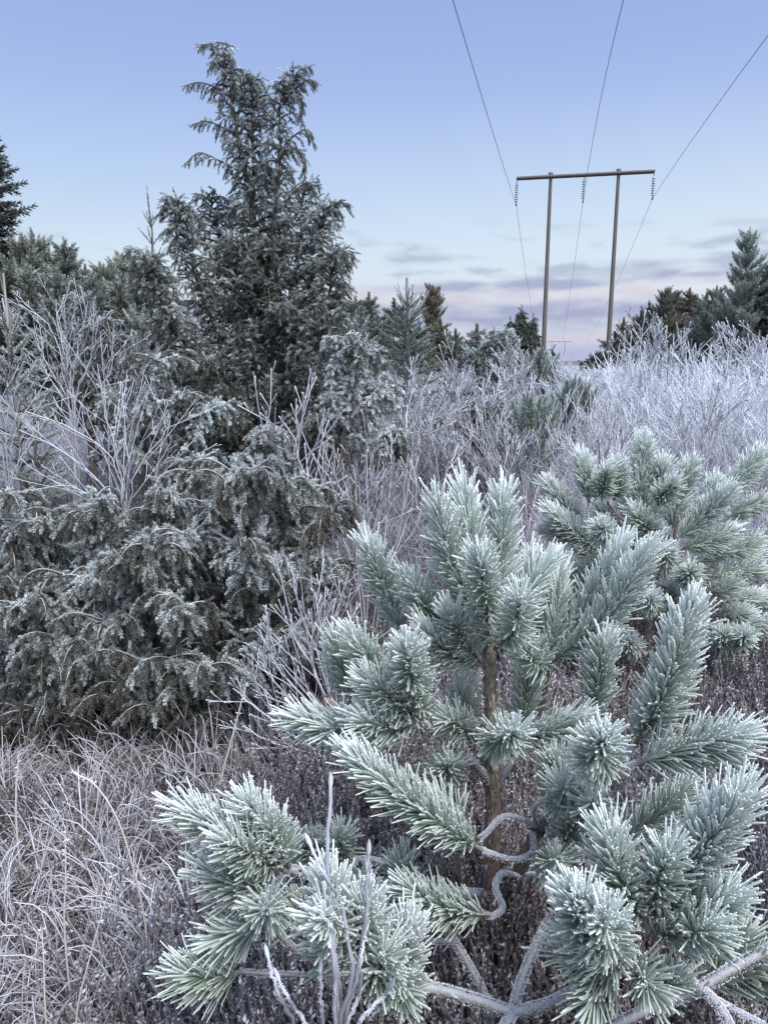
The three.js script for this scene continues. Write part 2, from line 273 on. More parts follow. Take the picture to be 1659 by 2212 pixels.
// ------------------------------------------------------------------ the tall juniper
{
  const D = 4.5, r = rng(501), base = at(560, 900, D); base.y = groundY(base.x, base.z);
  const t = thing('juniper', 'tall ragged juniper with several dark stems and drooping frosted tips rising into the sky', 'juniper', base);
  const L = new Leaves(juniperSprigs), tw = new MB(), br = new MB();
  const P = (x, y, d = 0) => at(x, y, D + d).sub(base);
  const tone = barkTone(3, [0.045, 0.036, 0.032], [0.10, 0.085, 0.075], [0.2, 0.2, 0.22], 0.15);
  let idxStem = 0; const stems = [
    [[V(0.0, 0, 0), P(548, 760), P(546, 560), P(540, 420), P(512, 280), P(497, 180), P(484, 118)], 0.03, 1.15, 0.55],
    [[V(0.06, 0, 0.04), P(566, 740, .05), P(552, 520, .05), P(548, 380, .05), P(545, 250, .05), P(543, 165, .05)], 0.024, 1.5, 0.45],
    [[V(0.12, 0, 0), P(590, 720, -.05), P(585, 560, -.1), P(598, 430, -.1), P(606, 330, -.1), P(608, 215, -.1), P(640, 160, -.1)], 0.024, 1.2, 0.5],
    [[V(-0.08, 0, 0.05), P(480, 760, -.1), P(430, 620, -.15), P(400, 520, -.2), P(382, 432, -.2)], 0.018, 1.3, 0.4],
    [[V(0.18, 0, 0.05), P(640, 730, -.1), P(668, 620, -.15), P(682, 520, -.2), P(704, 448, -.2)], 0.018, 1.3, 0.4],
    [[V(-0.15, 0, 0.15), P(420, 780, -.3), P(370, 700, -.4), P(335, 610, -.45), P(318, 560, -.45)], 0.016, 1.2, 0.3],
    [[V(0.2, 0, 0.1), P(680, 760, -.3), P(710, 680, -.35), P(716, 590, -.3), P(728, 545, -.3)], 0.016, 1.2, 0.3],
    [[V(0.0, 0, -0.15), P(530, 800, .3), P(510, 620, .3), P(470, 500, .3), P(455, 430, .3)], 0.03, 1.1, 0.35],
    [[V(0.1, 0, -0.15), P(600, 800, .3), P(630, 620, .3), P(650, 500, .3), P(655, 400, .3)], 0.03, 1.0, 0.35],
  ];
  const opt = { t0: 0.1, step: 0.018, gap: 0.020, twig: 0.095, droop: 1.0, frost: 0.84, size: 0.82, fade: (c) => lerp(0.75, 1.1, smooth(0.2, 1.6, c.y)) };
  for (const [pp, R, K, start] of stems) { const narrow = [1, 1.1, 0.85, 0.6, 0.62, 0.55, 0.6, 0.9, 0.9][idxStem++];
    const pts = curve(pp, 40); { const b = new MB(); b.tube(pts, (f) => lerp(R, 0.004, Math.pow(f, 0.55)), 8, tone); b.build('stem', M.bark, t); }
    const n = pts.length - 1, H = pts[n].y; let a = r.s(0, 6);
    for (let i = 0; i < 50 * K; i++) {
      const f = lerp(0.13, 0.985, (i + r()) / (50 * K)), g = f * n, k = Math.min(n - 1, Math.floor(g)), p = pts[k].clone().lerp(pts[k + 1], g - k);
      const y = p.y; a += GA + r.s(-0.3, 0.3);
      let len = y > 1.55 ? lerp(0.24, 0.11, smooth(1.55, 2.7, y)) : lerp(0.42, 0.25, smooth(0.5, 1.55, y)); if (y > 0.9) len *= narrow; len *= r.s(0.55, 1.15);
      const el = r.s(0.35, 0.95), q = sweep(p, heading(a, el), len, r.s(0.5, 1.5), r, 9);
      br.tube(q, (f2) => lerp(0.0065, 0.0015, f2), 4, tone, false); clothe(L, tw, q, opt, r);
    }
    clothe(L, tw, pts.slice(Math.floor(n * 0.8)), { ...opt, t0: 0, step: 0.02, twig: 0.08 }, r);
  }
  // the tips that stand out against the sky
  const tips = [[[[497, 180], [478, 125], [462, 98], [436, 96]], 0], [[[486, 120], [496, 100], [470, 92], [432, 100]], 0], [[[510, 210], [470, 190], [430, 178], [402, 184]], .0], [[[606, 210], [630, 180], [650, 150], [668, 143]], -.1], [[[610, 225], [640, 190], [668, 172], [682, 178]], -.1], [[[520, 300], [480, 275], [445, 262], [420, 268]], .0], [[[516, 370], [470, 345], [430, 330], [402, 352]], 0], [[[600, 330], [640, 290], [665, 280], [678, 312]], -.1], [[[600, 350], [630, 320], [660, 345], [652, 375]], -.1], [[[600, 460], [640, 410], [668, 394], [681, 425]], -.1], [[[690, 520], [705, 460], [722, 436], [730, 486]], -.2], [[[720, 600], [716, 560], [735, 540], [767, 545]], -.3], [[[400, 520], [375, 450], [364, 432], [350, 470]], -.2], [[[545, 200], [543, 170], [541, 160]], 0], [[[690, 700], [720, 640], [736, 600], [742, 640]], -.3], [[[345, 640], [320, 580], [302, 545], [296, 575]], -.4], [[[640, 200], [655, 230], [645, 260]], -.1], [[[420, 540], [395, 480], [372, 490]], -.2]];
  for (const [pp, d] of tips) { const q = curve(pp.map(([x, y]) => P(x, y, d)), 14); br.tube(q, (f) => lerp(0.006, 0.0012, f), 4, tone, false); clothe(L, tw, q, { ...opt, t0: 0.0, step: 0.013, twig: 0.065, frost: 0.85, droop: 1.6 }, r); }
  // the dense dark heart of the bush
  for (let i = 0; i < 270; i++) { const y = r.s(0.5, 1.95), wy = lerp(0.52, 0.22, smooth(0.6, 1.95, y)), x = 0.02 + r.n() * wy, p = V(x, y - 0.15, r.n() * 0.28), q = sweep(p, heading(r.s(0, 6.28), r.s(0.5, 1.2)), r.s(0.14, 0.28), r.s(0.7, 1.5), r, 7); br.tube(q, (f) => lerp(0.005, 0.0015, f), 4, tone, false); clothe(L, tw, q, { ...opt, frost: r.s(0.35, 0.75), warm: 0.2 }, r); }
  // the low skirt spreading round the foot
  for (let i = 0; i < 165; i++) {
    const a = r.s(-2.2, 2.2) + Math.PI, R0 = r.s(0.0, 0.30), p = V(Math.sin(a) * R0, r.s(0.1, 0.95), -Math.cos(a) * R0), q = sweep(p, heading(a, r.s(0.5, 1.25)), r.s(0.35, 0.78), r.s(0.8, 1.6), r, 10);
    br.tube(q, (f) => lerp(0.007, 0.0015, f), 4, tone, false); clothe(L, tw, q, { ...opt, t0: 0.25, frost: 0.8, warm: 0.25, step: 0.021 }, r);
  }
  br.build('branches', M.bark, t, 'stuff'); tw.build('twigs', M.bark, t, 'stuff'); L.build('foliage', t);
  console.log('tall juniper sprigs', L.n);
}

// ------------------------------------------------------------------ low arching junipers
// plumes: lists of photograph points (x, y, depth offset) of the leading branches
function lowJuniper(label, D, bx, by, plumes, o = {}) {
  const r = rng(o.seed || 77), base = at(bx, by, D); base.y = groundY(base.x, base.z);
  const t = thing('low_juniper', label, 'juniper', base), L = new Leaves(o.geo || juniperFine), tw = new MB(), br = new MB(), tone = barkTone(5, [0.06, 0.045, 0.035], [0.13, 0.10, 0.08], [0.62, 0.68, 0.72], 0.85);
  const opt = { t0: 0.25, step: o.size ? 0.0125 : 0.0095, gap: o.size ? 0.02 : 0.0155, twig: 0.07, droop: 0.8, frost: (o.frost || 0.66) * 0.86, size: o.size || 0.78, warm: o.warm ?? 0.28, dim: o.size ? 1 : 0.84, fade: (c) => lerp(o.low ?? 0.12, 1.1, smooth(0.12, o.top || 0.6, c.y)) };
  for (const pl of plumes) {
    const q = curve([V(r.n() * 0.05, 0.02, r.n() * 0.05), ...pl.map(([x, y, d = 0]) => at(x, y, D + d).sub(base))], 24);
    addStem(t, 'stem', q, 0.012, 0.002, 6, tone);
    clothe(L, tw, q, { ...opt, t0: 0.3, frost: (o.frost || 0.66) * 2.1, step: o.size ? 0.0088 : 0.0072, gap: o.size ? 0.016 : 0.0125, droop: 1.7, twig: 0.062, warm: opt.warm * 0.4 }, r);
    for (let i = 0; i < (o.sides ?? 11); i++) { const k = Math.floor(lerp(7, 22, r())), a = r.s(0, 6.28); const s = sweep(q[k], heading(a, r.s(0.1, 0.9)), r.s(0.07, 0.17) * lerp(1.5, 0.8, k / 24), r.s(1.0, 2.0), r, 8); br.tube(s, (f) => lerp(0.004, 0.001, f), 4, tone, false); clothe(L, tw, s, { ...opt, t0: 0.05, frost: opt.frost * lerp(0.9, 1.9, k / 24), droop: 1.5, twig: 0.055 }, r); }
  }
  for (let i = 0; i < (o.fill ?? 20) * 0.8; i++) {
    const a = r.s(0, 6.28), R0 = r.s(0, o.rad ?? 0.35) , p = V(Math.sin(a) * R0 * (o.wide || 1), r.s(0, 0.12), -Math.cos(a) * R0 - 0.12);
    const s = sweep(p, heading(a + r.n() * 0.7, r.s(0.7, 1.35)), r.s(0.16, 0.46) * (o.tall || 1), r.s(0.5, 1.4), r, 10); br.tube(s, (f) => lerp(0.007, 0.0015, f), 4, tone, false); clothe(L, tw, s, { ...opt, t0: 0.15, frost: opt.frost * 0.42, warm: opt.warm + 0.15, twig: 0.06, droop: 1.2 }, r);
  }
  br.build('branches', M.bark, t, 'stuff'); tw.build('twigs', M.bark, t, 'stuff'); L.build('foliage', t); console.log(label, L.n); return t;
}
lowJuniper('juniper bush with thick frosted plumes curling over at the top, left of the nearest pine', 2.3, 520, 1560, [
  [[495, 1300], [470, 1120, -.05], [455, 1010], [432, 1000], [420, 1080]], [[520, 1260], [505, 1080, -.08], [520, 985, -.1], [560, 975, -.1], [582, 1050, -.1]], [[540, 1280], [535, 1120, -.15], [530, 1040, -.18], [550, 1018, -.2], [562, 1085, -.2]],
  [[500, 1250], [480, 1100, -.2], [488, 1040, -.22], [510, 1060, -.22]], [[590, 1300], [610, 1150], [600, 1060], [618, 1040, -.05], [640, 1110, -.05]], [[600, 1280, .1], [640, 1120, .1], [655, 1060, .1], [660, 1110, .1]], [[470, 1300], [440, 1150], [420, 1090], [402, 1110], [408, 1160]],
  [[480, 1350], [430, 1220, -.1], [400, 1180, -.1], [404, 1230, -.1]], [[560, 1400, -.1], [590, 1280, -.2], [605, 1215, -.2], [612, 1290, -.2]], [[640, 1420], [670, 1280], [690, 1210], [712, 1240]], [[520, 1400, -.1], [530, 1250, -.25], [520, 1190, -.25], [470, 1210, -.25]]], { seed: 611, fill: 34, rad: 0.3, tall: 0.85, top: 0.7 });
lowJuniper('broad low juniper bush spreading along the left edge below the bare frosty shrub', 2.2, 120, 1560, [
  [[60, 1400], [30, 1200], [10, 1070], [-20, 1050]], [[90, 1380], [60, 1220], [50, 1130], [90, 1130], [110, 1180]], [[120, 1380], [190, 1180], [195, 1095], [215, 1090], [225, 1130]], [[150, 1400], [180, 1290, -.1], [130, 1240, -.1], [100, 1290, -.1]], [[160, 1400], [210, 1280, -.1], [190, 1245, -.15], [150, 1300, -.15]],
  [[60, 1420], [20, 1300, -.1], [-30, 1260, -.1], [-60, 1300, -.1]], [[180, 1420], [240, 1240], [235, 1150], [250, 1130], [262, 1180]], [[110, 1440, -.1], [90, 1330, -.2], [60, 1300, -.2], [30, 1350, -.2]], [[190, 1430, -.1], [220, 1350, -.2], [250, 1340, -.2], [270, 1390, -.2]]], { seed: 622, fill: 52, rad: 0.5, wide: 1.3, tall: 0.75, top: 0.6 });
lowJuniper('small juniper with a frost-capped crown, between the broad bush and the plumed bush', 2.15, 340, 1560, [
  [[340, 1400], [350, 1220], [355, 1090], [365, 1070], [372, 1110]], [[350, 1380], [320, 1240, -.1], [290, 1180, -.1], [276, 1220, -.1]], [[360, 1380], [380, 1240, -.1], [395, 1150, -.12], [405, 1200, -.12]], [[330, 1400], [300, 1230, -.15], [340, 1170, -.15], [372, 1185, -.15]], [[370, 1420, -.1], [400, 1330, -.2], [380, 1290, -.2], [350, 1330, -.2]]], { seed: 633, fill: 30, rad: 0.3, tall: 0.6, top: 0.6 });
lowJuniper('low juniper sprays arching over the dry grass at the lower left', 1.95, 260, 1620, [
  [[150, 1540], [120, 1440], [135, 1390], [100, 1395], [82, 1440]], [[170, 1540], [190, 1430], [150, 1395], [195, 1410], [225, 1480]], [[270, 1560], [290, 1470], [330, 1430], [385, 1425], [440, 1440]], [[300, 1560], [380, 1470], [430, 1440], [480, 1455], [520, 1450]], [[250, 1560], [300, 1460], [345, 1440], [300, 1480]], [[340, 1600], [380, 1520], [400, 1490], [360, 1500]], [[120, 1600], [100, 1530], [110, 1500], [70, 1520]], [[400, 1600], [410, 1560], [430, 1545], [380, 1570]], [[420, 1590], [500, 1480], [560, 1420], [620, 1385], [650, 1400]]], { seed: 644, fill: 34, rad: 0.42, wide: 1.2, tall: 0.55, top: 0.42, low: 0.3, warm: 0.35 });
lowJuniper('low brown-tinged juniper in the shade between the plumed bush and the nearest pine', 2.15, 640, 1560, [
  [[640, 1450], [660, 1330], [690, 1260], [720, 1290]], [[620, 1460], [600, 1400], [580, 1370], [545, 1400]], [[660, 1460], [710, 1400], [730, 1360], [760, 1390]], [[690, 1330], [700, 1160, .2], [715, 1110, .2], [690, 1130, .2]]], { seed: 655, fill: 26, rad: 0.32, tall: 0.75, warm: 0.6, frost: 0.5, low: 0.3 });
lowJuniper('hooked juniper spire with a bent frosty top beside the bare white shrub at left', 4.0, 200, 980, [
  [[195, 860], [200, 760], [205, 705], [225, 690], [256, 692]], [[200, 860], [215, 780], [230, 730], [240, 760]], [[190, 880], [185, 800], [182, 740], [190, 720]], [[180, 900], [150, 860], [130, 900]], [[210, 900], [240, 860], [255, 900]]], { seed: 666, fill: 26, rad: 0.3, tall: 1.1, geo: juniperSprigs, top: 0.9, sides: 8 });
lowJuniper('wide juniper thicket at the left foot of the tall juniper', 3.6, 330, 1080, [
  [[330, 980], [310, 880], [330, 790], [350, 780], [370, 830]], [[350, 980], [370, 890], [400, 850], [420, 900]], [[290, 980], [260, 900], [240, 870], [225, 920]], [[400, 980], [440, 900], [470, 870], [490, 900]], [[310, 1000], [280, 960], [250, 960], [230, 1010]]], { seed: 677, fill: 40, rad: 0.5, tall: 0.85, geo: juniperSprigs, size: 1.0, top: 0.9 });
lowJuniper('rounded juniper mass at the right foot of the tall juniper', 3.9, 720, 1060, [
  [[740, 960], [760, 860], [780, 770], [800, 760], [815, 800]], [[720, 960], [720, 860], [725, 780], [745, 730], [760, 760]], [[760, 980], [800, 880], [825, 830], [845, 870]], [[700, 980], [690, 900], [720, 860], [700, 900]], [[640, 1000], [600, 960], [590, 930], [560, 960]], [[780, 1010], [830, 960], [850, 930], [870, 970]]], { seed: 688, fill: 64, rad: 0.6, tall: 1.25, geo: juniperSprigs, size: 1.05, top: 0.9, warm: 0.3 });

// ------------------------------------------------------------------ pine shoots: every needle a rounded, frost-edged blade
const GREEN = [0.12, 0.18, 0.125], GREEN2 = [0.21, 0.265, 0.12];
function needle(b, p, d, side, L, w, bend, f, g, rings = 4) {
  const n = V(0, 0, 0).crossVectors(d, side).normalize();
  const face = mix3(g, [0.46, 0.56, 0.50], f * 0.9), edge = mix3([0.30, 0.38, 0.32], [0.88, 0.95, 0.94], f), tipc = mix3([0.55, 0.62, 0.57], [0.92, 0.97, 0.97], f);
  const T = [0, 0.35, 0.75, 0.965], Wd = [0.6, 0.9, 1.06, 0.86], s = b.k, cs = [];
  for (let i = 0; i < rings; i++) {
    const t = rings === 4 ? T[i] : [0, 0.55, 0.95][i], w0 = w * (rings === 4 ? Wd[i] : [0.65, 1, 0.88][i]) * 0.5, q = smooth(0.6, 1.0, t) * 0.85, bx = p.x + d.x * L * t + bend.x * t * t, by = p.y + d.y * L * t + bend.y * t * t, bz = p.z + d.z * L * t + bend.z * t * t;
    const ce = mix3(edge, tipc, q), cf = mix3(face, tipc, q * 0.85), h = w0 * 0.62;
    b.v(bx + side.x * w0, by + side.y * w0, bz + side.z * w0, side.x, side.y, side.z, ce);
    b.v(bx + n.x * h, by + n.y * h, bz + n.z * h, n.x, n.y, n.z, cf);
    b.v(bx - side.x * w0, by - side.y * w0, bz - side.z * w0, -side.x, -side.y, -side.z, ce);
    b.v(bx - n.x * h, by - n.y * h, bz - n.z * h, -n.x, -n.y, -n.z, cf);
  }
  const e = b.v(p.x + d.x * L + bend.x, p.y + d.y * L + bend.y, p.z + d.z * L + bend.z, d.x, d.y, d.z, tipc);
  for (let i = 0; i < rings - 1; i++) for (let k = 0; k < 4; k++) { const A = s + i * 4 + k, B = s + i * 4 + (k + 1) % 4, C = A + 4, D = B + 4; b.i.push(A, B, D, A, D, C); }
  const l = s + (rings - 1) * 4; for (let k = 0; k < 4; k++) b.i.push(l + k, l + (k + 1) % 4, e);
}
// tiny rime crystals that stand off a needle
function rime(b, p, d, L, bend, n, r, size) {
  for (let i = 0; i < n; i++) {
    const t = r.s(0.15, 0.97), a = perp(d, r.s(0, 6.28)), q = a.clone().addScaledVector(d, r.s(-0.2, 0.7)).normalize(), s = perp(q, r.s(0, 6.28));
    const o = V(p.x + d.x * L * t + bend.x * t * t, p.y + d.y * L * t + bend.y * t * t, p.z + d.z * L * t + bend.z * t * t).addScaledVector(a, size * 0.5);
    b.blade(o, q, s, size * r.s(0.6, 1.4), size * 0.55, [0.75, 0.8, 0.83], [0.92, 0.95, 0.97]);
  }
}
// one shoot from a to c (world points relative to the tree), dressed with needles
function shoot(t, a, c, r, o = {}) {
  const len = a.distanceTo(c), d0 = c.clone().sub(a).normalize(), bow = perp(d0, r.s(0, 6.28)).multiplyScalar(len * 0.05); bow.y -= len * 0.03;
  const pts = curve([a, a.clone().lerp(c, 0.5).add(bow), c], 14), axis = new MB(), b = new MB();
  const nl = o.L || 0.055, N = Math.round(2.2 * (o.N || 150) * Math.max(0.35, len / 0.22)), w = o.w || 0.0036;
  axis.tube(pts, (f) => lerp(0.0042, 0.003, f) * (o.k || 1), 6, (ny) => mix3([0.13, 0.095, 0.06], [0.32, 0.32, 0.30], clamp(0.35 + ny * 0.5)));
  const d = V(0, 0, 0), p = V(0, 0, 0);
  for (let i = 0; i < N; i++) {
    const f = lerp(o.t0 ?? 0.06, 1, Math.pow((i + r() * 0.8) / N, 0.9)), g = Math.min(f * 14, 13.999), k = Math.floor(g);
    p.lerpVectors(pts[k], pts[k + 1], g - k); d.copy(pts[k + 1]).sub(pts[k]).normalize();
    const az = i * GA + r.s(-0.5, 0.5), q = perp(d, az), tipness = smooth(0.62, 1, f);
    let an = lerp(r.s(0.48, 0.98) + (o.spread || 0), r.s(0.10, 0.66) + (o.spread || 0) * 0.6, tipness); if (f > 0.985) an = r.s(0.02, 0.45);
    const dir = d.clone().multiplyScalar(Math.cos(an)).addScaledVector(q, Math.sin(an)); dir.y += 0.08; dir.normalize();
    const up = smooth(-0.75, 0.85, q.y * Math.sin(an) * 1.2 + d.y * 0.35), L = nl * r.s(0.66, 1.15) * lerp(0.85, 1.0, smooth(0, 0.3, f));
    const fr = clamp((o.frost ?? 0.75) * (0.20 + 0.46 * up + 0.60 * tipness * (0.4 + 0.6 * up)) + 0.12 * r.n());
    const bend = d.clone().multiplyScalar(L * r.s(-0.08, 0.20)).addScaledVector(perp(d, r.s(0, 6.28)), L * r.s(0, 0.12)); bend.y += L * r.s(-0.07, 0.06);
    const g0 = mix3(o.green || GREEN, GREEN2, clamp(0.25 + 0.4 * r.n() + (o.yellow || 0)));
    needle(b, p, dir, perp(dir, az + 1.57 + r.s(-0.7, 0.7)), L, w * r.s(0.85, 1.15), bend, fr, g0, o.rings || 4);
    if (!o.plain && fr > 0.42) rime(b, p, dir, L, bend, fr > 0.7 ? 10 : 4, r, 0.0021);
  }
  const s = b.build('needle_spray', M.leaf, t);
  const ax = axis.build('twig', M.twig, s);
  return s;
}
function pineBranch(t, name, pts, r0, r1, frosted = 0.75, seed = 1, sides = 12) {
  const b = new MB(), q = curve(pts, Math.max(30, pts.length * 22)), r = rng(seed * 97 + 3);
  b.tube(q, (f, a, i) => lerp(r0, r1, f) * 0.76 * (1 + 0.2 * noise.noise(Math.cos(a) * 1.6 + seed, i * 0.25, Math.sin(a) * 1.6) + 0.2 * noise.noise(Math.cos(a) * 4.1, i * 0.8, Math.sin(a) * 4.1 + seed)), sides, (ny, f, i, k) => { const n = 0.5 + 0.5 * noise.noise(k * 1.9, i * 0.9, seed); return mix3(mix3([0.10, 0.085, 0.07], [0.23, 0.20, 0.18], n), [0.60, 0.64, 0.70], clamp((0.05 + 0.70 * smooth(-0.1, 0.95, ny)) * frosted * (0.55 + 0.6 * n))); });
  if (frosted > 0.4) for (let i = 0; i < q.length * 34; i++) { const k = Math.floor(r() * (q.length - 1)), f = k / q.length, d = q[k + 1].clone().sub(q[k]).normalize(), a = perp(d, r.s(0, 6.28)); if (a.y < r.s(-0.8, 0.3)) continue; const p = q[k].clone().lerp(q[k + 1], r()).addScaledVector(a, lerp(r0, r1, f)); b.blade(p, a.addScaledVector(d, r.n() * 0.5).normalize(), perp(a, r.s(0, 6)), r.s(0.0012, 0.0028), 0.0012, [0.6, 0.63, 0.7], [0.8, 0.83, 0.88]); }
  for (let i = 0; i < 5; i++) { const k = 2 + Math.floor(r() * (q.length - 5)), d = q[k + 1].clone().sub(q[k]).normalize(), a = perp(d, r.s(0, 6.28)).addScaledVector(d, 0.5).normalize(), s = sweep(q[k], a, r.s(0.006, 0.022), 0, r, 3, 0.2); b.tube(s, (f) => lerp(r1 * 0.55, r1 * 0.25, f), 5, (ny) => mix3([0.16, 0.13, 0.11], [0.58, 0.61, 0.66], clamp(0.3 + ny * 0.6))); }
  return b.build(name, M.twig, t);
}
function trunkMesh(t, pts, r0, r1, seed, red = 0.5, frost = 0.3) {
  const b = new MB(), q = curve(pts, 110), r = rng(seed * 7 + 1);
  b.tube(q, (f, a, i) => lerp(r0, r1, f) * (1 + 0.10 * noise.noise(Math.cos(a) * 2.2, i * 0.28, Math.sin(a) * 2.2 + seed) + 0.05 * noise.noise(Math.cos(a) * 6, i * 0.7, Math.sin(a) * 6)), 18, (ny, f, i, k) => { const n = clamp(0.5 + 0.7 * noise.noise(k * 0.8, i * 0.25, seed) + 0.4 * noise.noise(k * 2.1, i * 0.8, seed + 5)); const lo = mix3([0.12, 0.078, 0.058], [0.30, 0.20, 0.155], n), hi = mix3([0.12, 0.10, 0.082], [0.34, 0.30, 0.26], n); return mix3(mix3(hi, lo, clamp((1 - f) * 1.6 * red)), [0.65, 0.68, 0.72], clamp(frost * smooth(0.35, 0.9, noise.noise(k * 3.3, i * 1.7, seed) + 0.25))); });
  for (let i = 0; i < 1500; i++) { const k = Math.floor(r() * (q.length - 1)), f = k / q.length, d = q[k + 1].clone().sub(q[k]).normalize(), a = perp(d, r.s(0, 6.28)), p = q[k].clone().addScaledVector(a, lerp(r0, r1, f) * 0.98), n = r(); const u = d.clone().multiplyScalar(r() < 0.5 ? 1 : -1).addScaledVector(a, r.s(0.15, 0.5)).normalize(); b.blade(p, u, V(0, 0, 0).crossVectors(a, d).normalize(), r.s(0.006, 0.016), r.s(0.002, 0.005), mix3([0.09, 0.07, 0.055], [0.22, 0.18, 0.15], n), r() < 0.12 ? [0.5, 0.52, 0.56] : mix3([0.12, 0.095, 0.075], [0.28, 0.235, 0.195], n)); }
  return b.build('trunk', M.bark, t);
}

// ------------------------------------------------------------------ the nearest pine
{
  const D = 1.2, base = at(1062, 2165, D); base.y = groundY(base.x, base.z) - 0.02; const r = rng(4242);
  const t = thing('young_pine', 'nearest young pine thick with white frosted needles, its bare trunk standing in the heather', 'pine tree', base);
  const P = (x, y, d) => at(x, y, d).sub(base);
  trunkMesh(t, [V(0, 0, 0), P(1058, 2000, 1.2), P(1062, 1850, 1.2), P(1066, 1700, 1.2), P(1063, 1580, 1.2), P(1058, 1440, 1.2), P(1056, 1330, 1.2)], 0.0175, 0.0082, 5, 0.9, 0.35);
  trunkMesh(t, [V(0.02, 0, -0.06), P(1095, 2010, 1.27), P(1118, 1900, 1.22), P(1160, 1800, 1.14)], 0.0135, 0.0105, 9, 0.35, 0.5);
  const B = (n, pts, a, b, f, s) => pineBranch(t, n, pts.map(([x, y, d]) => P(x, y, d)), a, b, f, s);
  B('branch', [[1160, 1800, 1.14], [1205, 1745, 1.08], [1262, 1700, 1.02], [1315, 1665, 0.98]], 0.0115, 0.0075, 0.75, 1);
  B('branch', [[1062, 1690, 1.2], [1000, 1635, 1.17], [945, 1590, 1.14], [910, 1560, 1.1]], 0.0085, 0.006, 0.5, 2);
  B('branch', [[1064, 1675, 1.2], [1040, 1640, 1.22], [1010, 1590, 1.24]], 0.006, 0.005, 0.4, 3);
  B('branch', [[1070, 1700, 1.2], [1110, 1640, 1.25], [1160, 1560, 1.28], [1185, 1430, 1.28]], 0.0085, 0.0065, 0.4, 4);
  B('branch', [[905, 1563, 1.1], [850, 1568, 1.1], [790, 1573, 1.12]], 0.005, 0.004, 0.7, 5);
  B('branch', [[1150, 1800, 1.12], [1150, 1840, 1.06], [1115, 1858, 1.02], [1060, 1845, 0.99], [1040, 1836, 0.98]], 0.004, 0.0036, 0.95, 6);
  B('branch', [[1160, 1790, 1.14], [1130, 1772, 1.08], [1085, 1765, 1.05], [1050, 1800, 1.02], [1035, 1812, 1.01]], 0.0038, 0.0026, 0.95, 7);
  B('branch', [[1160, 1785, 1.13], [1156, 1745, 1.07], [1190, 1722, 1.05], [1240, 1720, 1.04], [1310, 1706, 1.04]], 0.0036, 0.0026, 0.95, 8);
  B('branch', [[1125, 1895, 1.2], [1080, 1890, 1.08], [1070, 1920, 1.04], [1085, 1960, 1.02], [1060, 1980, 1.0], [1035, 1970, 0.99]], 0.004, 0.0035, 0.95, 9);
  B('branch', [[1128, 1890, 1.2], [1170, 1896, 1.14], [1185, 1930, 1.1], [1200, 1960, 1.08]], 0.004, 0.003, 0.7, 10);
  B('branch', [[1055, 1935, 1.2], [985, 1930, 1.12], [900, 1920, 1.06], [800, 1908, 1.02], [690, 1890, 0.98], [612, 1878, 0.95]], 0.0105, 0.0075, 0.85, 11);
  B('branch', [[900, 1920, 1.06], [860, 1880, 1.1], [800, 1858, 1.13], [740, 1862, 1.15]], 0.0065, 0.005, 0.8, 12);
  B('branch', [[1050, 1985, 1.2], [985, 1990, 1.05], [900, 1975, 1.0], [800, 2030, .95], [665, 2064, .92], [575, 1989, .9]], 0.0055, 0.005, 0.85, 13);
  B('branch', [[610, 1885, .95], [595, 1910, .94], [575, 1925, .93]], 0.005, 0.004, 0.6, 14);
  B('branch', [[900, 2110, 1.0], [800, 2103, .95], [685, 2108, .92], [520, 2100, .9]], 0.0042, 0.0036, 0.7, 15);
  B('branch', [[790, 2115, .86], [890, 2128, .86], [960, 2142, .87], [1030, 2162, .88], [1108, 2185, .88], [1180, 2172, .86], [1232, 2148, .84], [1290, 2112, .83], [1330, 2080, .82]], 0.0085, 0.0085, 0.95, 16);
  B('branch', [[1108, 2185, .88], [1122, 2130, .9], [1150, 2060, .93], [1182, 1995, .96], [1230, 1930, .95]], 0.0068, 0.0055, 0.8, 17);
  B('branch', [[945, 1976, 1.02], [985, 2040, 1.0], [1020, 2100, .98], [1045, 2150, .96], [1060, 2230, .94]], 0.0065, 0.006, 0.75, 18);
  B('branch', [[1110, 2185, .88], [1085, 2225, .86], [1060, 2260, .85]], 0.007, 0.007, 0.9, 19);
  B('branch', [[990, 2035, 1.0], [930, 2033, .98], [870, 2020, .96]], 0.0035, 0.003, 0.85, 20);
  B('branch', [[870, 1985, .98], [820, 2040, .95], [780, 2085, .93]], 0.005, 0.004, 0.9, 21);
  B('branch', [[1310, 1665, .98], [1345, 1660, .97], [1375, 1650, .97]], 0.005, 0.004, 0.6, 22);
  B('branch', [[1310, 1665, .98], [1340, 1640, 1.0], [1370, 1615, 1.02]], 0.005, 0.0045, 0.6, 23);
  B('branch', [[1175, 1775, 1.13], [1260, 1800, 1.0], [1330, 1830, .92], [1400, 2010, .86]], 0.006, 0.006, 0.8, 24);
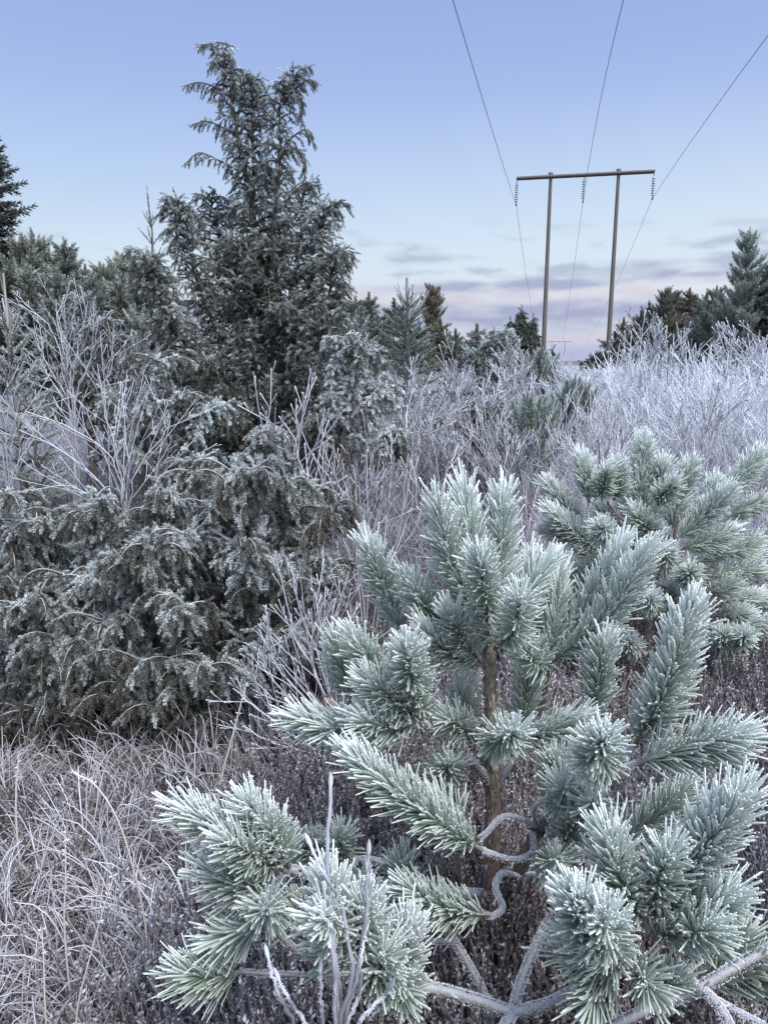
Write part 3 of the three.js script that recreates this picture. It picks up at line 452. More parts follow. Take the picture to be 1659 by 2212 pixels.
  // shoots: base x, y, depth, tip x, y, depth, options
  const S = [
    [1046, 1345, 1.19, 948, 1105, 1.12, { N: 165, frost: .85 }], [1054, 1340, 1.2, 1006, 1082, 1.17, { N: 175, frost: .9 }], [1064, 1330, 1.2, 1086, 1088, 1.2, { N: 150, frost: .9 }],
    [1058, 1380, 1.18, 1036, 1215, 1.04, { N: 160, frost: .85 }], [1070, 1400, 1.18, 1122, 1300, 1.02, { N: 130, frost: .9 }], [1075, 1405, 1.22, 1172, 1225, 1.25, { N: 160 }], [1080, 1390, 1.24, 1140, 1220, 1.3, {}], [1040, 1430, 1.2, 975, 1330, 1.13, {}],
    [1190, 1430, 1.27, 1390, 1205, 1.16, { N: 190, frost: .95 }], [1195, 1425, 1.28, 1335, 1195, 1.24, { N: 160, frost: .95 }], [1180, 1430, 1.27, 1205, 1240, 1.3, { N: 160, frost: .85 }], [1185, 1440, 1.27, 1130, 1390, 1.16, { N: 110 }],
    [868, 1372, 1.28, 800, 1195, 1.22, { N: 200, frost: .85 }], [1010, 1405, 1.24, 888, 1262, 1.16, { N: 190 }], [1035, 1435, 1.2, 925, 1370, 1.14, { N: 150 }],
    [760, 1515, 1.22, 728, 1395, 1.2, { N: 200, frost: .7, yellow: .4 }], [845, 1495, 1.18, 775, 1395, 1.13, { N: 180, frost: .75 }], [915, 1548, 1.1, 880, 1412, 0.98, { N: 230, frost: .8 }], [905, 1555, 1.1, 805, 1480, 1.02, { N: 190, frost: .7 }],
    [770, 1565, 1.12, 655, 1556, 1.08, { N: 190, frost: .8 }], [900, 1568, 1.09, 790, 1560, 1.02, { N: 170, frost: .85 }], [790, 1575, 1.12, 720, 1575, 1.06, { N: 130 }],
    [1040, 1610, 1.21, 968, 1555, 1.13, { N: 140, frost: .7 }], [1078, 1590, 1.18, 1110, 1585, 1.0, { N: 150, frost: .8 }], [1085, 1590, 1.2, 1235, 1560, 1.14, { N: 190, frost: .75 }], [1010, 1590, 1.24, 1000, 1490, 1.22, { N: 160, frost: .6 }], [1120, 1590, 1.26, 1140, 1450, 1.25, { N: 150, frost: .55 }],
    [1293, 1560, 1.2, 1306, 1400, 1.16, { N: 210, frost: .75 }], [1369, 1612, 1.02, 1488, 1335, .93, { N: 210, frost: .85 }], [1380, 1570, 1.0, 1475, 1365, .97, { N: 110, frost: .8 }], [1312, 1660, .98, 1300, 1600, .86, { N: 260, frost: .9 }], [1375, 1650, .97, 1575, 1592, .9, { N: 230, frost: .85 }], [1440, 1630, .96, 1560, 1620, .92, { N: 130, frost: .8 }],
    [1040, 1836, .98, 775, 1645, .93, { N: 210, frost: .72 }], [1010, 1815, 1.0, 950, 1740, 1.0, { N: 120, frost: .6 }], [960, 1700, 1.22, 968, 1655, 1.12, { N: 170, frost: .65, yellow: .35 }], [1218, 1716, 1.12, 1204, 1650, 1.06, { N: 170, frost: .65 }], [1240, 1735, 1.05, 1215, 1700, .98, { N: 110, frost: .7 }],
    [1335, 1816, 1.08, 1470, 1715, 1.05, { N: 200, frost: .7 }], [1300, 1740, 1.04, 1275, 1730, .96, { N: 90, frost: .75 }], [1205, 1850, 1.06, 1248, 1770, 1.0, { N: 170, frost: .7 }], [1180, 1830, 1.08, 1200, 1860, .98, { N: 110 }],
    [1415, 2010, .86, 1592, 1735, .8, { N: 240, frost: 1 }], [1420, 1940, .86, 1555, 1740, .84, { N: 140, frost: .9 }], [1390, 1990, .87, 1318, 1815, .84, { N: 230, frost: .8 }], [1330, 2092, .82, 1245, 1945, .74, { N: 250, frost: 1 }], [1335, 2095, .82, 1300, 1985, .72, { N: 200, frost: .95 }], [1405, 2020, .86, 1565, 1945, .8, { N: 240, frost: .85 }], [1410, 2025, .86, 1530, 2010, .78, { N: 170, frost: .75 }], [1340, 2070, .84, 1235, 2060, .82, { N: 150, frost: .5 }], [1350, 2090, .84, 1400, 2130, .78, { N: 130, frost: .55 }], [1330, 2085, .84, 1280, 2160, .8, { N: 120, frost: .45 }], [1420, 1990, .88, 1440, 1850, .82, { N: 170, frost: .85 }],
    [1058, 1975, .99, 890, 1925, .94, { N: 220, frost: .7 }], [895, 1925, 1.05, 868, 1870, 1.0, { N: 170, frost: .65, yellow: .3 }],
    [612, 1876, .95, 420, 1762, .9, { N: 240, frost: .88 }], [625, 1872, .95, 545, 1745, .9, { N: 220, frost: .92 }], [600, 1885, .94, 500, 1820, .86, { N: 170, frost: .8 }], [742, 1860, 1.15, 640, 1815, 1.1, { N: 210, frost: .65 }], [755, 1855, 1.15, 735, 1810, 1.08, { N: 130, frost: .6, yellow: .3 }], [590, 1925, .93, 465, 1890, .9, { N: 220, frost: .75 }], [580, 1930, .93, 575, 1965, .85, { N: 170, frost: .8 }],
    [572, 1988, .9, 478, 2028, .88, { N: 130, frost: .65 }], [520, 2100, .9, 408, 2105, .86, { N: 230, frost: .5, yellow: .45 }], [690, 1965, .98, 635, 1960, .95, { N: 150, frost: .35, yellow: .3 }], [760, 2090, .9, 700, 2040, .86, { N: 160, frost: .6 }], [760, 1900, 1.02, 800, 1925, .96, { N: 120, frost: .7 }], [830, 2050, .96, 850, 1990, .93, { N: 110, frost: .55 }],
    [790, 2090, .82, 715, 1925, .74, { N: 230, frost: .95 }], [770, 2060, .8, 700, 1985, .7, { N: 170, frost: .95 }], [795, 2090, .82, 790, 1960, .74, { N: 180, frost: .85 }], [850, 2170, .85, 880, 2020, .79, { N: 200, frost: .85 }], [850, 2165, .85, 850, 2110, .76, { N: 170, frost: .8 }], [800, 2100, .82, 830, 2060, .74, { N: 130, frost: .8 }],
  ];
  for (const [x, y, d, x2, y2, d2, o] of S) shoot(t, P(x, y, d), P(x2, y2, d2), r, o);
  // old brown leaf bases where the side stem forks
  const knot = new MB(); for (let i = 0; i < 70; i++) { const d = V(r.n(), r.n(), r.n()).normalize(); knot.blade(P(1165, 1790, 1.13).addScaledVector(d, 0.006), d, perp(d, r.s(0, 6)), r.s(0.008, 0.02), 0.005, [0.05, 0.04, 0.035], [0.12, 0.095, 0.08]); } knot.build('bud_scales', M.bark, t, 'stuff');
}
// ------------------------------------------------------------------ the pine standing behind it on the right
{
  const D = 2.5, base = at(1345, 1500, D); base.y = groundY(base.x, base.z) - 0.02; const r = rng(991);
  const t = thing('young_pine', 'smaller frosted young pine with a round crown, behind the nearest pine at the right', 'pine tree', base), P = (x, y, d = 0) => at(x, y, D + d).sub(base);
  trunkMesh(t, [V(0, 0, 0), P(1342, 1420), P(1340, 1330), P(1355, 1230), P(1378, 1150), P(1384, 1090)], 0.02, 0.009, 21, 0.15, 0.3);
  trunkMesh(t, [V(0.06, 0, 0.03), P(1395, 1430), P(1402, 1330), P(1425, 1250), P(1452, 1170)], 0.017, 0.009, 23, 0.15, 0.3);
  const B = (pts, a = 0.007, f = 0.35) => pineBranch(t, 'branch', pts.map(([x, y, d]) => P(x, y, d)), a, a * 0.6, f, pts[0][0], 7);
  B([[1355, 1230], [1310, 1195], [1270, 1155]]); B([[1340, 1330], [1310, 1260], [1290, 1230]]); B([[1452, 1170], [1470, 1120], [1540, 1070]]); B([[1420, 1255], [1470, 1185], [1560, 1140]]); B([[1410, 1300], [1500, 1245], [1560, 1245]]); B([[1400, 1400], [1500, 1400], [1600, 1380, -.1]], 0.006, .7); B([[1395, 1430], [1450, 1440], [1530, 1425]], 0.006, .7); B([[1402, 1330], [1480, 1300], [1560, 1270]]); B([[1378, 1150], [1330, 1110], [1300, 1070]]); B([[1384, 1110], [1410, 1080], [1430, 1060]]);
  const S = [[1384, 1095, 0, 1390, 962, 0], [1380, 1110, 0, 1386, 1030, 0], [1272, 1085, 0, 1256, 1000, 0], [1300, 1075, 0, 1310, 1025, -.12, 1], [1325, 1080, 0, 1335, 1015, -.06, 1], [1432, 1075, 0, 1428, 1010, -.03], [1420, 1090, -.05, 1450, 1050, -.15], [1475, 1075, 0, 1490, 1012, 0], [1555, 1060, 0, 1635, 990, 0], [1272, 1155, 0, 1188, 1052, 0], [1312, 1195, 0, 1195, 1110, -.05], [1268, 1165, 0, 1188, 1145, 0], [1330, 1150, -.1, 1298, 1140, -.25], [1452, 1172, -.05, 1374, 1110, -.12], [1460, 1168, -.1, 1566, 1068, -.16], [1470, 1185, -.1, 1570, 1152, -.15], [1570, 1115, 0, 1650, 1085, 0], [1530, 1245, 0, 1630, 1235, -.05], [1555, 1195, 0, 1622, 1170, 0], [1295, 1235, 0, 1232, 1235, -.05], [1480, 1250, -.1, 1490, 1235, -.25], [1400, 1320, -.1, 1404, 1295, -.25], [1520, 1285, 0, 1578, 1265, -.05], [1545, 1330, 0, 1600, 1325, -.06], [1590, 1380, -.1, 1608, 1375, -.24], [1560, 1385, -.05, 1562, 1372, -.2], [1600, 1350, 0, 1652, 1352, 0], [1530, 1425, 0, 1595, 1470, -.06], [1375, 1400, -.05, 1362, 1390, -.18], [1385, 1170, 0, 1355, 1090, .05], [1400, 1180, .05, 1410, 1100, .08], [1350, 1190, .05, 1300, 1100, .1], [1500, 1130, .08, 1540, 1050, .12], [1520, 1180, .08, 1600, 1110, .12], [1340, 1240, .05, 1260, 1190, .1], [1460, 1230, .1, 1540, 1200, .1], [1340, 1260, 0, 1330, 1230, -.15], [1430, 1210, -.05, 1440, 1195, -.2], [1400, 1140, .1, 1350, 1060, .12], [1560, 1240, .08, 1625, 1200, .1], [1450, 1150, .1, 1470, 1060, .12], [1310, 1270, .1, 1240, 1260, .1], [1560, 1300, .1, 1640, 1290, .1], [1530, 1440, .05, 1580, 1430, .0], [1480, 1400, .0, 1500, 1350, -.1], [1450, 1310, .0, 1440, 1270, -.12]];
  for (const [x, y, d, x2, y2, d2] of S) shoot(t, P(x, y, d), P(x2, y2, d2), r, { N: 250, rings: 3, plain: false, w: 0.0042, spread: 0.12, frost: 0.8 + 0.15 * r.n(), L: 0.064, k: 1.1, yellow: r.s(-0.1, 0.3) });
}
// ------------------------------------------------------------------ a pine branch that reaches in at the lower right corner
{
  const base = at(1700, 2030, .88), r = rng(7171); const P = (x, y, d) => at(x, y, d).sub(base);
  const t = thing('pine_branch', 'thick bare grey frosted pine branch crossing the lower right corner with green needles behind', 'branch', base);
  pineBranch(t, 'branch', [[2250, 2300, 1.1], [2120, 2080, 1.05], [1900, 1980, .95], [1700, 2030, .88], [1655, 2055, .86], [1580, 2095, .85], [1505, 2138, .84], [1420, 2172, .82], [1330, 2215, .8], [1260, 2250, .8]].map((a) => P(...a)), 0.0085, 0.007, 0.85, 31);
  pineBranch(t, 'branch', [[1505, 2138, .84], [1535, 2155, .8], [1565, 2195, .78], [1580, 2230, .78]].map((a) => P(...a)), 0.006, 0.005, 0.95, 32);
  pineBranch(t, 'branch', [[1505, 2138, .84], [1485, 2100, .84], [1466, 2078, .86]].map((a) => P(...a)), 0.004, 0.003, 0.8, 33);
  pineBranch(t, 'branch', [[1535, 2155, .8], [1600, 2190, .8], [1650, 2215, .8]].map((a) => P(...a)), 0.004, 0.003, 0.8, 34);
  for (const a of [[1500, 2125, .9, 1640, 2085, .86], [1520, 2110, .9, 1600, 2030, .9], [1560, 2130, .9, 1670, 2120, .86], [1400, 2190, .88, 1450, 2120, .84]]) shoot(t, P(a[0], a[1], a[2]), P(a[3], a[4], a[5]), r, { N: 190, frost: 0.35, yellow: 0.25, L: 0.05 });
}

// ------------------------------------------------------------------ bare shrubs
const limeTone = (seed, amt = 1, dark = [0.13, 0.105, 0.11]) => (ny, f, i, k) => mix3(dark, [0.68, 0.72, 0.80], clamp(amt * (0.18 + 0.6 * smooth(-0.5, 0.8, ny) + 0.3 * f)));
function twigTree(b, pts, r0, depth, r, o) {
  b.tube(pts, (f) => lerp(r0, Math.max(o.rmin, r0 * 0.42), f), depth === 0 ? 6 : 4, o.tone);
  if (o.bud) { const e = pts[pts.length - 1], d = e.clone().sub(pts[pts.length - 2]).normalize(); b.tube([e, e.clone().addScaledVector(d, o.rmin * 3), e.clone().addScaledVector(d, o.rmin * 6)], [o.rmin * 0.9, o.rmin * 1.9, o.rmin * 0.7], 5, o.tone); }
  if (depth >= o.depth) return;
  let len = 0; for (let i = 1; i < pts.length; i++) len += pts[i].distanceTo(pts[i - 1]);
  const n = Math.max(1, Math.round(o.kids[depth] * r.s(0.75, 1.25)));
  for (let i = 0; i < n; i++) {
    const f = lerp(0.28, 0.95, (i + r()) / n), g = f * (pts.length - 1), k = Math.min(pts.length - 2, Math.floor(g)), p = pts[k].clone().lerp(pts[k + 1], g - k), d = pts[k + 1].clone().sub(pts[k]).normalize();
    const an = r.s(0.35, 0.85), q = d.multiplyScalar(Math.cos(an)).addScaledVector(perp(d, i * GA + r.s(-0.6, 0.6)), Math.sin(an)); q.y += 0.12; q.normalize();
    twigTree(b, sweep(p, q, len * lerp(0.42, 0.16, f) * r.s(0.6, 1.2) * (o.reach || 1), -0.12, r, 6, o.wob), lerp(r0, r0 * 0.42, f) * 0.62, depth + 1, r, o);
  }
}
// a shrub whose leading stems follow given photograph points
function bareShrub(label, D, bx, by, stems, o = {}) {
  const r = rng(o.seed), base = at(bx, by, D); base.y = groundY(base.x, base.z) - 0.02;
  const t = thing(o.name || 'bare_shrub', label, o.cat || 'shrub', base, o.group), oo = { tone: limeTone(o.seed, o.amt ?? 1, o.dark), rmin: 0.0016, depth: 2, kids: [5, 3], wob: 0.09, bud: true, ...o };
  for (const st of stems) { const q = curve([V(r.n() * 0.03, 0, r.n() * 0.03), ...st.map(([x, y, d = 0]) => at(x, y, D + d).sub(base))], 16); for (let i = 1; i < 16; i++) { q[i].x += r.n() * 0.006 * D * 0.4; q[i].z += r.n() * 0.006 * D * 0.4; } const b = new MB(); twigTree(b, q, o.r0 || 0.006, 0, r, oo); b.build('stem', M.twig, t); }
  return t;
}
bareShrub('white frosted bare shrub with open forking twigs, in front of the broad juniper at left', 2.35, 255, 1290, [[[270, 1120], [240, 990], [165, 930], [60, 890]], [[275, 1110], [255, 1000], [230, 900], [212, 790]], [[270, 1130], [280, 1000], [270, 930], [290, 820]], [[278, 1120], [330, 1080], [345, 1030], [378, 1000]], [[272, 1140], [215, 1040], [130, 970], [45, 930]], [[276, 1130], [300, 1010], [360, 930], [365, 900]], [[268, 1160], [230, 1100], [150, 1050], [70, 1060]]], { seed: 31, kids: [7, 3], reach: 0.8, r0: 0.0030, rmin: 0.0010 });
bareShrub('tall pale bare shrub fanning upward in front of the dark pines at left', 3.9, 150, 1010, [[[150, 860], [130, 760], [105, 700], [48, 660]], [[155, 860], [140, 760], [125, 690], [122, 650]], [[160, 860], [165, 770], [180, 710], [190, 655]], [[165, 870], [190, 790], [205, 740], [212, 690]], [[150, 880], [110, 800], [85, 750], [72, 715]], [[160, 870], [150, 790], [155, 720], [160, 680]], [[170, 880], [230, 820], [250, 770], [270, 745]], [[155, 890], [125, 840], [95, 800], [90, 770]]], { seed: 32, kids: [8, 4], reach: 0.62, r0: 0.0044, rmin: 0.0014, amt: 1 });
bareShrub('frosted bare shrub behind the hooked juniper, beside the tall juniper at left', 4.3, 270, 1000, [[[270, 900], [280, 830], [300, 790], [310, 740]], [[265, 900], [255, 840], [262, 790], [250, 740]], [[275, 900], [300, 850], [330, 830]], [[260, 910], [240, 850], [228, 810], [215, 780]]], { seed: 33, kids: [9, 4], reach: 0.65, r0: 0.0044, rmin: 0.0014, amt: 1 });
bareShrub('pale bare twigs arching in at the left edge above the broad juniper', 2.7, 10, 1240, [[[20, 1050], [15, 960], [20, 880], [40, 830]], [[25, 1050], [30, 960], [60, 890], [85, 880]], [[15, 1060], [5, 980], [-10, 900], [10, 850]], [[30, 1060], [40, 1000], [45, 950], [62, 930]]], { seed: 34, kids: [5, 3], reach: 0.7, r0: 0.0025, rmin: 0.0009 });
bareShrub('grey frosted bare shrub fanning up against the left side of the nearest pine', 1.8, 745, 1700, [[[720, 1560], [690, 1420], [650, 1330], [632, 1240]], [[715, 1560], [680, 1450], [640, 1380], [612, 1270]], [[725, 1560], [700, 1420], [690, 1330], [672, 1250]], [[730, 1560], [725, 1420], [730, 1330], [752, 1240]], [[710, 1570], [650, 1500], [600, 1440], [563, 1365]], [[705, 1580], [640, 1530], [590, 1470], [562, 1430]], [[720, 1570], [690, 1480], [670, 1400], [700, 1300]], [[735, 1570], [745, 1450], [760, 1380], [757, 1310]], [[700, 1640], [620, 1580], [555, 1530], [508, 1490]], [[715, 1650], [640, 1620], [580, 1600], [530, 1570]], [[700, 1600], [610, 1560], [570, 1500], [545, 1450]]], { seed: 35, kids: [6, 3], r0: 0.0038, rmin: 0.0012, amt: 0.9 });
bareShrub('upright bare shrub with knobbly frosted stems, right of the plumed juniper', 2.65, 660, 1330, [[[655, 1180], [660, 1080], [640, 960], [607, 905]], [[660, 1180], [652, 1080], [645, 960], [640, 868]], [[670, 1180], [675, 1080], [690, 990], [700, 890]], [[650, 1190], [640, 1080], [636, 1000], [655, 890]], [[665, 1190], [690, 1100], [700, 1040], [718, 980]], [[590, 1100], [580, 1020], [577, 960], [576, 895]]], { seed: 36, kids: [3.4, 2], r0: 0.0055, rmin: 0.0022, amt: 0.85 });
bareShrub('thin frosted bare stems standing between the plumed juniper and the nearest pine', 2.6, 790, 1330, [[[770, 1200], [765, 1120], [750, 1060], [740, 1000]], [[775, 1200], [775, 1130], [770, 1060], [762, 1010]], [[790, 1210], [790, 1120], [800, 1040], [802, 980]], [[800, 1210], [815, 1120], [830, 1060], [845, 1010]], [[780, 1210], [800, 1150], [830, 1120], [850, 1080]], [[760, 1220], [740, 1160], [712, 1120], [690, 1090]], [[820, 1240], [860, 1160], [872, 1060], [880, 1000]], [[830, 1240], [870, 1180], [905, 1120], [910, 1060]]], { seed: 37, kids: [4, 2], r0: 0.0042, rmin: 0.0018, amt: 0.75 });
{
  // the frosted sapling shoots that stand closest to the camera
  const base = at(745, 2330, .7), r = rng(38); base.y = groundY(base.x, base.z); const t = thing('bare_sapling', 'frosted bare sapling stems standing closest, in front of the low pine branch', 'sapling', base);
  for (const [pp, w] of [[[[730, 2212], [722, 2080], [716, 1960], [706, 1850], [714, 1700]], .0052], [[[735, 2212], [760, 2100], [740, 1960], [700, 1890], [672, 1828]], .0044], [[[745, 2212], [765, 2130], [788, 2000], [794, 1900], [797, 1843]], .0044], [[[640, 2225], [612, 2170], [592, 2120], [580, 2070]], .0044], [[[670, 2225], [645, 2190], [620, 2150], [604, 2120]], .0042], [[[750, 2212], [776, 2150], [778, 2080], [790, 2010]], .004], [[[700, 2225], [694, 2160], [692, 2100]], .004], [[[722, 2212], [726, 2100], [720, 2040]], .004], [[[770, 2225], [790, 2190], [830, 2150], [845, 2130]], .004], [[[735, 2212], [728, 2080], [716, 2000], [712, 1960]], .0042]]) {
    const q = curve([V(r.n() * 0.04, -0.02, r.n() * 0.04), ...pp.map(([x, y], i) => at(x, y, 0.7 + r.n() * 0.02).sub(base))], 26), b = new MB();
    for (let i = 1; i < 26; i++) { q[i].x += r.n() * 0.0016; q[i].z += r.n() * 0.0016; }
    b.tube(q, (f, a, i) => w * lerp(0.62, 0.36, f) * (1 + 0.12 * Math.sin(i * 1.3) + 0.1 * noise.noise(i * 0.9, a, w * 900)), 8, (ny, f, i, k) => mix3([0.20, 0.19, 0.21], [0.55, 0.58, 0.68], clamp(0.1 + 0.5 * f + 0.5 * noise.noise(k * 1.1, i * 0.8, w * 700) + 0.2 * ny)));
    const e = q[26], d = e.clone().sub(q[24]).normalize(); b.tube([e, e.clone().addScaledVector(d, .005), e.clone().addScaledVector(d, .011), e.clone().addScaledVector(d, .016)], [.0018, .0028, .0024, .0006], 7, () => [0.52, 0.55, 0.62]);
    for (let i = 0; i < 260; i++) { const k = Math.floor(r() * 25), dd = q[k + 1].clone().sub(q[k]).normalize(), a = perp(dd, r.s(0, 6.28)); b.blade(q[k].clone().lerp(q[k + 1], r()).addScaledVector(a, w * 0.4), a, dd, r.s(.0008, .0018), .0009, [0.55, .58, .66], [.72, .75, .82]); }
    b.build('stem', M.twig, t);
  }
}
// two withered leaves still hanging on
{
  const m = new THREE.MeshStandardMaterial({ color: new THREE.Color().setRGB(0.30, 0.19, 0.15), roughness: 0.8, side: THREE.DoubleSide });
  [[707, 1095, 2.5, 'round withered brown leaf on a bare stem right of the plumed juniper', 0.012], [712, 1515, 1.72, 'curled reddish withered leaf on the grey shrub left of the nearest pine', 0.009]].forEach(([x, y, d, label, s], n) => {
    const p = [], idx = [], K = 14, c = at(x, y, d); p.push(0, 0, 0.35 * s); for (let ring = 1; ring <= 3; ring++) for (let k = 0; k < K; k++) { const a = k / K * 6.283, R = s * ring / 3 * (1 + 0.16 * Math.sin(a * 3 + n) - 0.25 * Math.cos(a) ** 8); p.push(Math.cos(a) * R, Math.sin(a) * R * 1.15, -0.35 * s * (ring / 3) ** 2 + 0.12 * s * Math.sin(a * 5) + 0.3 * s * Math.abs(Math.cos(a)) * ring / 3); }
    for (let k = 0; k < K; k++) { idx.push(0, 1 + k, 1 + (k + 1) % K); for (let q = 0; q < 2; q++) { const A = 1 + q * K + k, B = 1 + q * K + (k + 1) % K; idx.push(A, A + K, B, B, A + K, B + K); } }
    const g = new THREE.BufferGeometry(); g.setAttribute('position', new THREE.Float32BufferAttribute(p, 3)); g.setIndex(idx); g.computeVertexNormals();
    const o = new THREE.Mesh(g, m); o.name = numbered('withered_leaf'); o.position.copy(c); o.rotation.set(-0.3, 0.4, n); scene.add(o); tag(o, label, 'leaf');
  });
}

// ------------------------------------------------------------------ young spruces, frosted
function youngSpruce(label, tx, ty, D, halfPx, o = {}) {
  const r = rng(o.seed), T = at(tx, ty, D), base = V(T.x, groundY(T.x, T.z), T.z), Ht = T.y - base.y, R = halfPx / F * D;
  const t = thing('young_spruce', label, 'spruce tree', base, o.group), L = new Leaves(spruceTwig), br = new MB(), tone = barkTone(o.seed, [0.10, 0.085, 0.075], [0.2, 0.18, 0.165], [0.5, 0.53, 0.57], 0.5), k0 = o.k || 1;
  const pts = []; for (let i = 0; i <= 24; i++) pts.push(V(0.012 * Math.sin(i), Ht * i / 24, 0.012 * Math.cos(i * 1.3)));
  addStem(t, 'trunk', pts, 0.012 * Ht + 0.008, 0.004 * k0, 8, tone);
  const tint = (f) => f < 0.5 ? mix3([0.075, 0.115, 0.085], [0.30, 0.37, 0.345], f * 2) : mix3([0.30, 0.37, 0.345], [0.78, 0.83, 0.87], f * 2 - 1);
  const dress = (q, dens, fr) => { let len = 0; for (let i = 1; i < q.length; i++) len += q[i].distanceTo(q[i - 1]); const N = Math.max(1, Math.round(len / (0.075 * k0) * dens)); for (let i = 0; i <= N; i++) { const g = Math.min(i / (N + 0.4), 0.999) * (q.length - 1), k = Math.floor(g), d = q[k + 1].clone().sub(q[k]).normalize(); L.put(q[k].clone().lerp(q[k + 1], g - k), d.addScaledVector(V(r.n(), r.n(), r.n()), 0.08).normalize(), k0 * r.s(0.8, 1.05), tint(clamp(fr + 0.14 * r.n() + 0.2 * i / N)), r.s(-0.25, 0.25)); } };
  const lead = o.lead ?? 0.13; if (o.spikes) for (const [sx, sf] of o.spikes === 1 ? [[0, 1]] : [[0, 1], [0.0072 * D, 0.97]]) { const b = new MB(), sp = []; for (let i = 0; i <= 14; i++) sp.push(V(sx * Math.min(1, i / 3), Ht * lerp(0.80, sf, i / 14), 0)); b.tube(sp, (f, a, i) => 0.0019 * D * (1.1 - 0.4 * f) * (1 + 0.22 * noise.noise(a * 2, i * 1.7, sx)), 7, () => [0.34, 0.36, 0.36]); b.build('leader', M.bark, t); for (let i = 0; i < (sx ? 2 : 5); i++) { const c = new MB(), s = sweep(V(sx, Ht * (0.80 + 0.015 * i), 0), heading(i * 1.26 + 0.6, 0.95), 0.034 * D * r.s(0.7, 1.2), -0.25, r, 8, 0.02); c.tube(s, (f, a, j) => 0.0017 * D * (1.05 - 0.4 * f) * (1 + 0.2 * noise.noise(a * 2, j * 1.9, i)), 6, (ny) => mix3([0.26, 0.27, 0.26], [0.62, 0.66, 0.68], clamp(0.3 + ny * 0.6))); c.build('side_shoot', M.bark, t); } } else dress(pts.slice(Math.floor(24 * (1 - lead))), 1.0, (o.frost ?? 0.6) + 0.05);
  const W0 = Math.max(6, Math.round(Ht * (1 - lead) / (o.gap || 0.16) * 1.35));
  for (let w = 0; w <= W0; w++) {
    const f = w / W0, y = Ht * (1 - lead) * (1 - f) + 0.04, n = f < 0.12 ? 4 : 6, len = lerp(R * 0.22, R * (o.wide ?? 1), Math.pow(f, 0.8));
    for (let i = 0; i < n; i++) {
      const az = w * 1.1 + i / n * 6.283 + r.s(-0.25, 0.25), q = sweep(V(0, y + r.s(-0.04, 0.04), 0), heading(az, lerp(0.95, 0.12, smooth(0, 0.7, f))), len * r.s(0.8, 1.15), lerp(-0.1, 0.05, f), r, 8, 0.03);
      br.tube(q, (g) => lerp(0.006, 0.002, g) * k0, 4, tone, false); dress(q, 1.1, (o.frost ?? 0.6) * lerp(1.1, 0.8, f));
      const m = Math.round(len / (0.06 * k0)); for (let j = 1; j < m; j++) { const g = j / m * 7.99, k = Math.floor(g), d = q[k + 1].clone().sub(q[k]).normalize(), sd = V(0, 0, 0).crossVectors(d, UPV).normalize().multiplyScalar(j % 2 ? 1 : -1), s = sweep(q[k].clone().lerp(q[k + 1], g - k), d.multiplyScalar(0.75).addScaledVector(sd, 0.7), len * 0.45 * (1 - j / m * 0.75) * r.s(0.7, 1.1), 0.1, r, 4, 0.03); dress(s, 1, (o.frost ?? 0.6) * lerp(1.05, 0.75, f)); }
    }
  }
  br.build('branches', M.bark, t, 'stuff'); L.build('foliage', t); return t;
}
youngSpruce('young frosted spruce with two bare leader spikes, right of the tall juniper', 880, 600, 7.2, 105, { seed: 71, k: 1.1, gap: 0.15, frost: 0.36, lead: 0.16, spikes: true });
youngSpruce('young spruce with thick white leader and upswept twigs at the left edge', 8, 590, 3.7, 120, { seed: 72, frost: 0.62, gap: 0.17, lead: 0.2, spikes: 1 });
youngSpruce('small frosted spruce half hidden between the hooked juniper and the tall juniper', 300, 688, 4.6, 95, { seed: 73, frost: 0.68, lead: 0.08 });
youngSpruce('pale frosted spruce tucked against the right flank of the tall juniper', 772, 700, 5.6, 100, { seed: 74, frost: 0.78, k: 1.1, lead: 0.08 });
youngSpruce('very pale small spruce standing in the shrubs left of the left power pole', 1098, 742, 8.0, 85, { seed: 75, frost: 0.85, k: 1.2, lead: 0.1, gap: 0.22 });
youngSpruce('small frosted spruce low in the shrubs right of the two-spiked spruce', 985, 800, 7.0, 75, { seed: 76, frost: 0.75, k: 1.1, gap: 0.2 });
youngSpruce('slender thin spruce rising just left of the tall juniper against the sky', 323, 425, 9.5, 62, { seed: 77, frost: 0.45, k: 1.3, gap: 0.3, lead: 0.12, wide: 0.9 });
youngSpruce('dark green young spruce low behind the left edge spruce', 70, 860, 3.6, 80, { seed: 78, frost: 0.42 });
youngSpruce('greenish low spruce under the shrubs between the two-spiked spruce and the left pole', 1075, 868, 6.4, 75, { seed: 79, frost: 0.48 });
lowJuniper('dark bushy juniper standing out against the sky just left of the left power pole', 16, 1130, 800, [[[1128, 760], [1127, 710], [1127, 672]], [[1140, 760], [1145, 720], [1150, 690]], [[1115, 760], [1110, 720], [1104, 695]], [[1135, 770], [1148, 740], [1154, 725]], [[1120, 770], [1105, 750], [1100, 735]]], { seed: 811, fill: 60, rad: 0.35, tall: 2.9, geo: juniperSprigs, size: 3.2, top: 1, frost: 0.28, low: 0.9, warm: 0.1 });
lowJuniper('brownish frosted juniper clump beside the dark bushy juniper', 13, 1085, 820, [[[1080, 770], [1075, 730], [1070, 712]], [[1095, 770], [1100, 730], [1095, 712]], [[1065, 780], [1055, 750], [1045, 735]], [[1030, 800], [1015, 770], [1005, 757]], [[1050, 800], [1040, 770], [1030, 760]]], { seed: 812, fill: 90, rad: 0.8, tall: 2.3, geo: juniperSprigs, size: 2.7, top: 1.2, frost: 0.52, low: 0.7, warm: 0.45 });
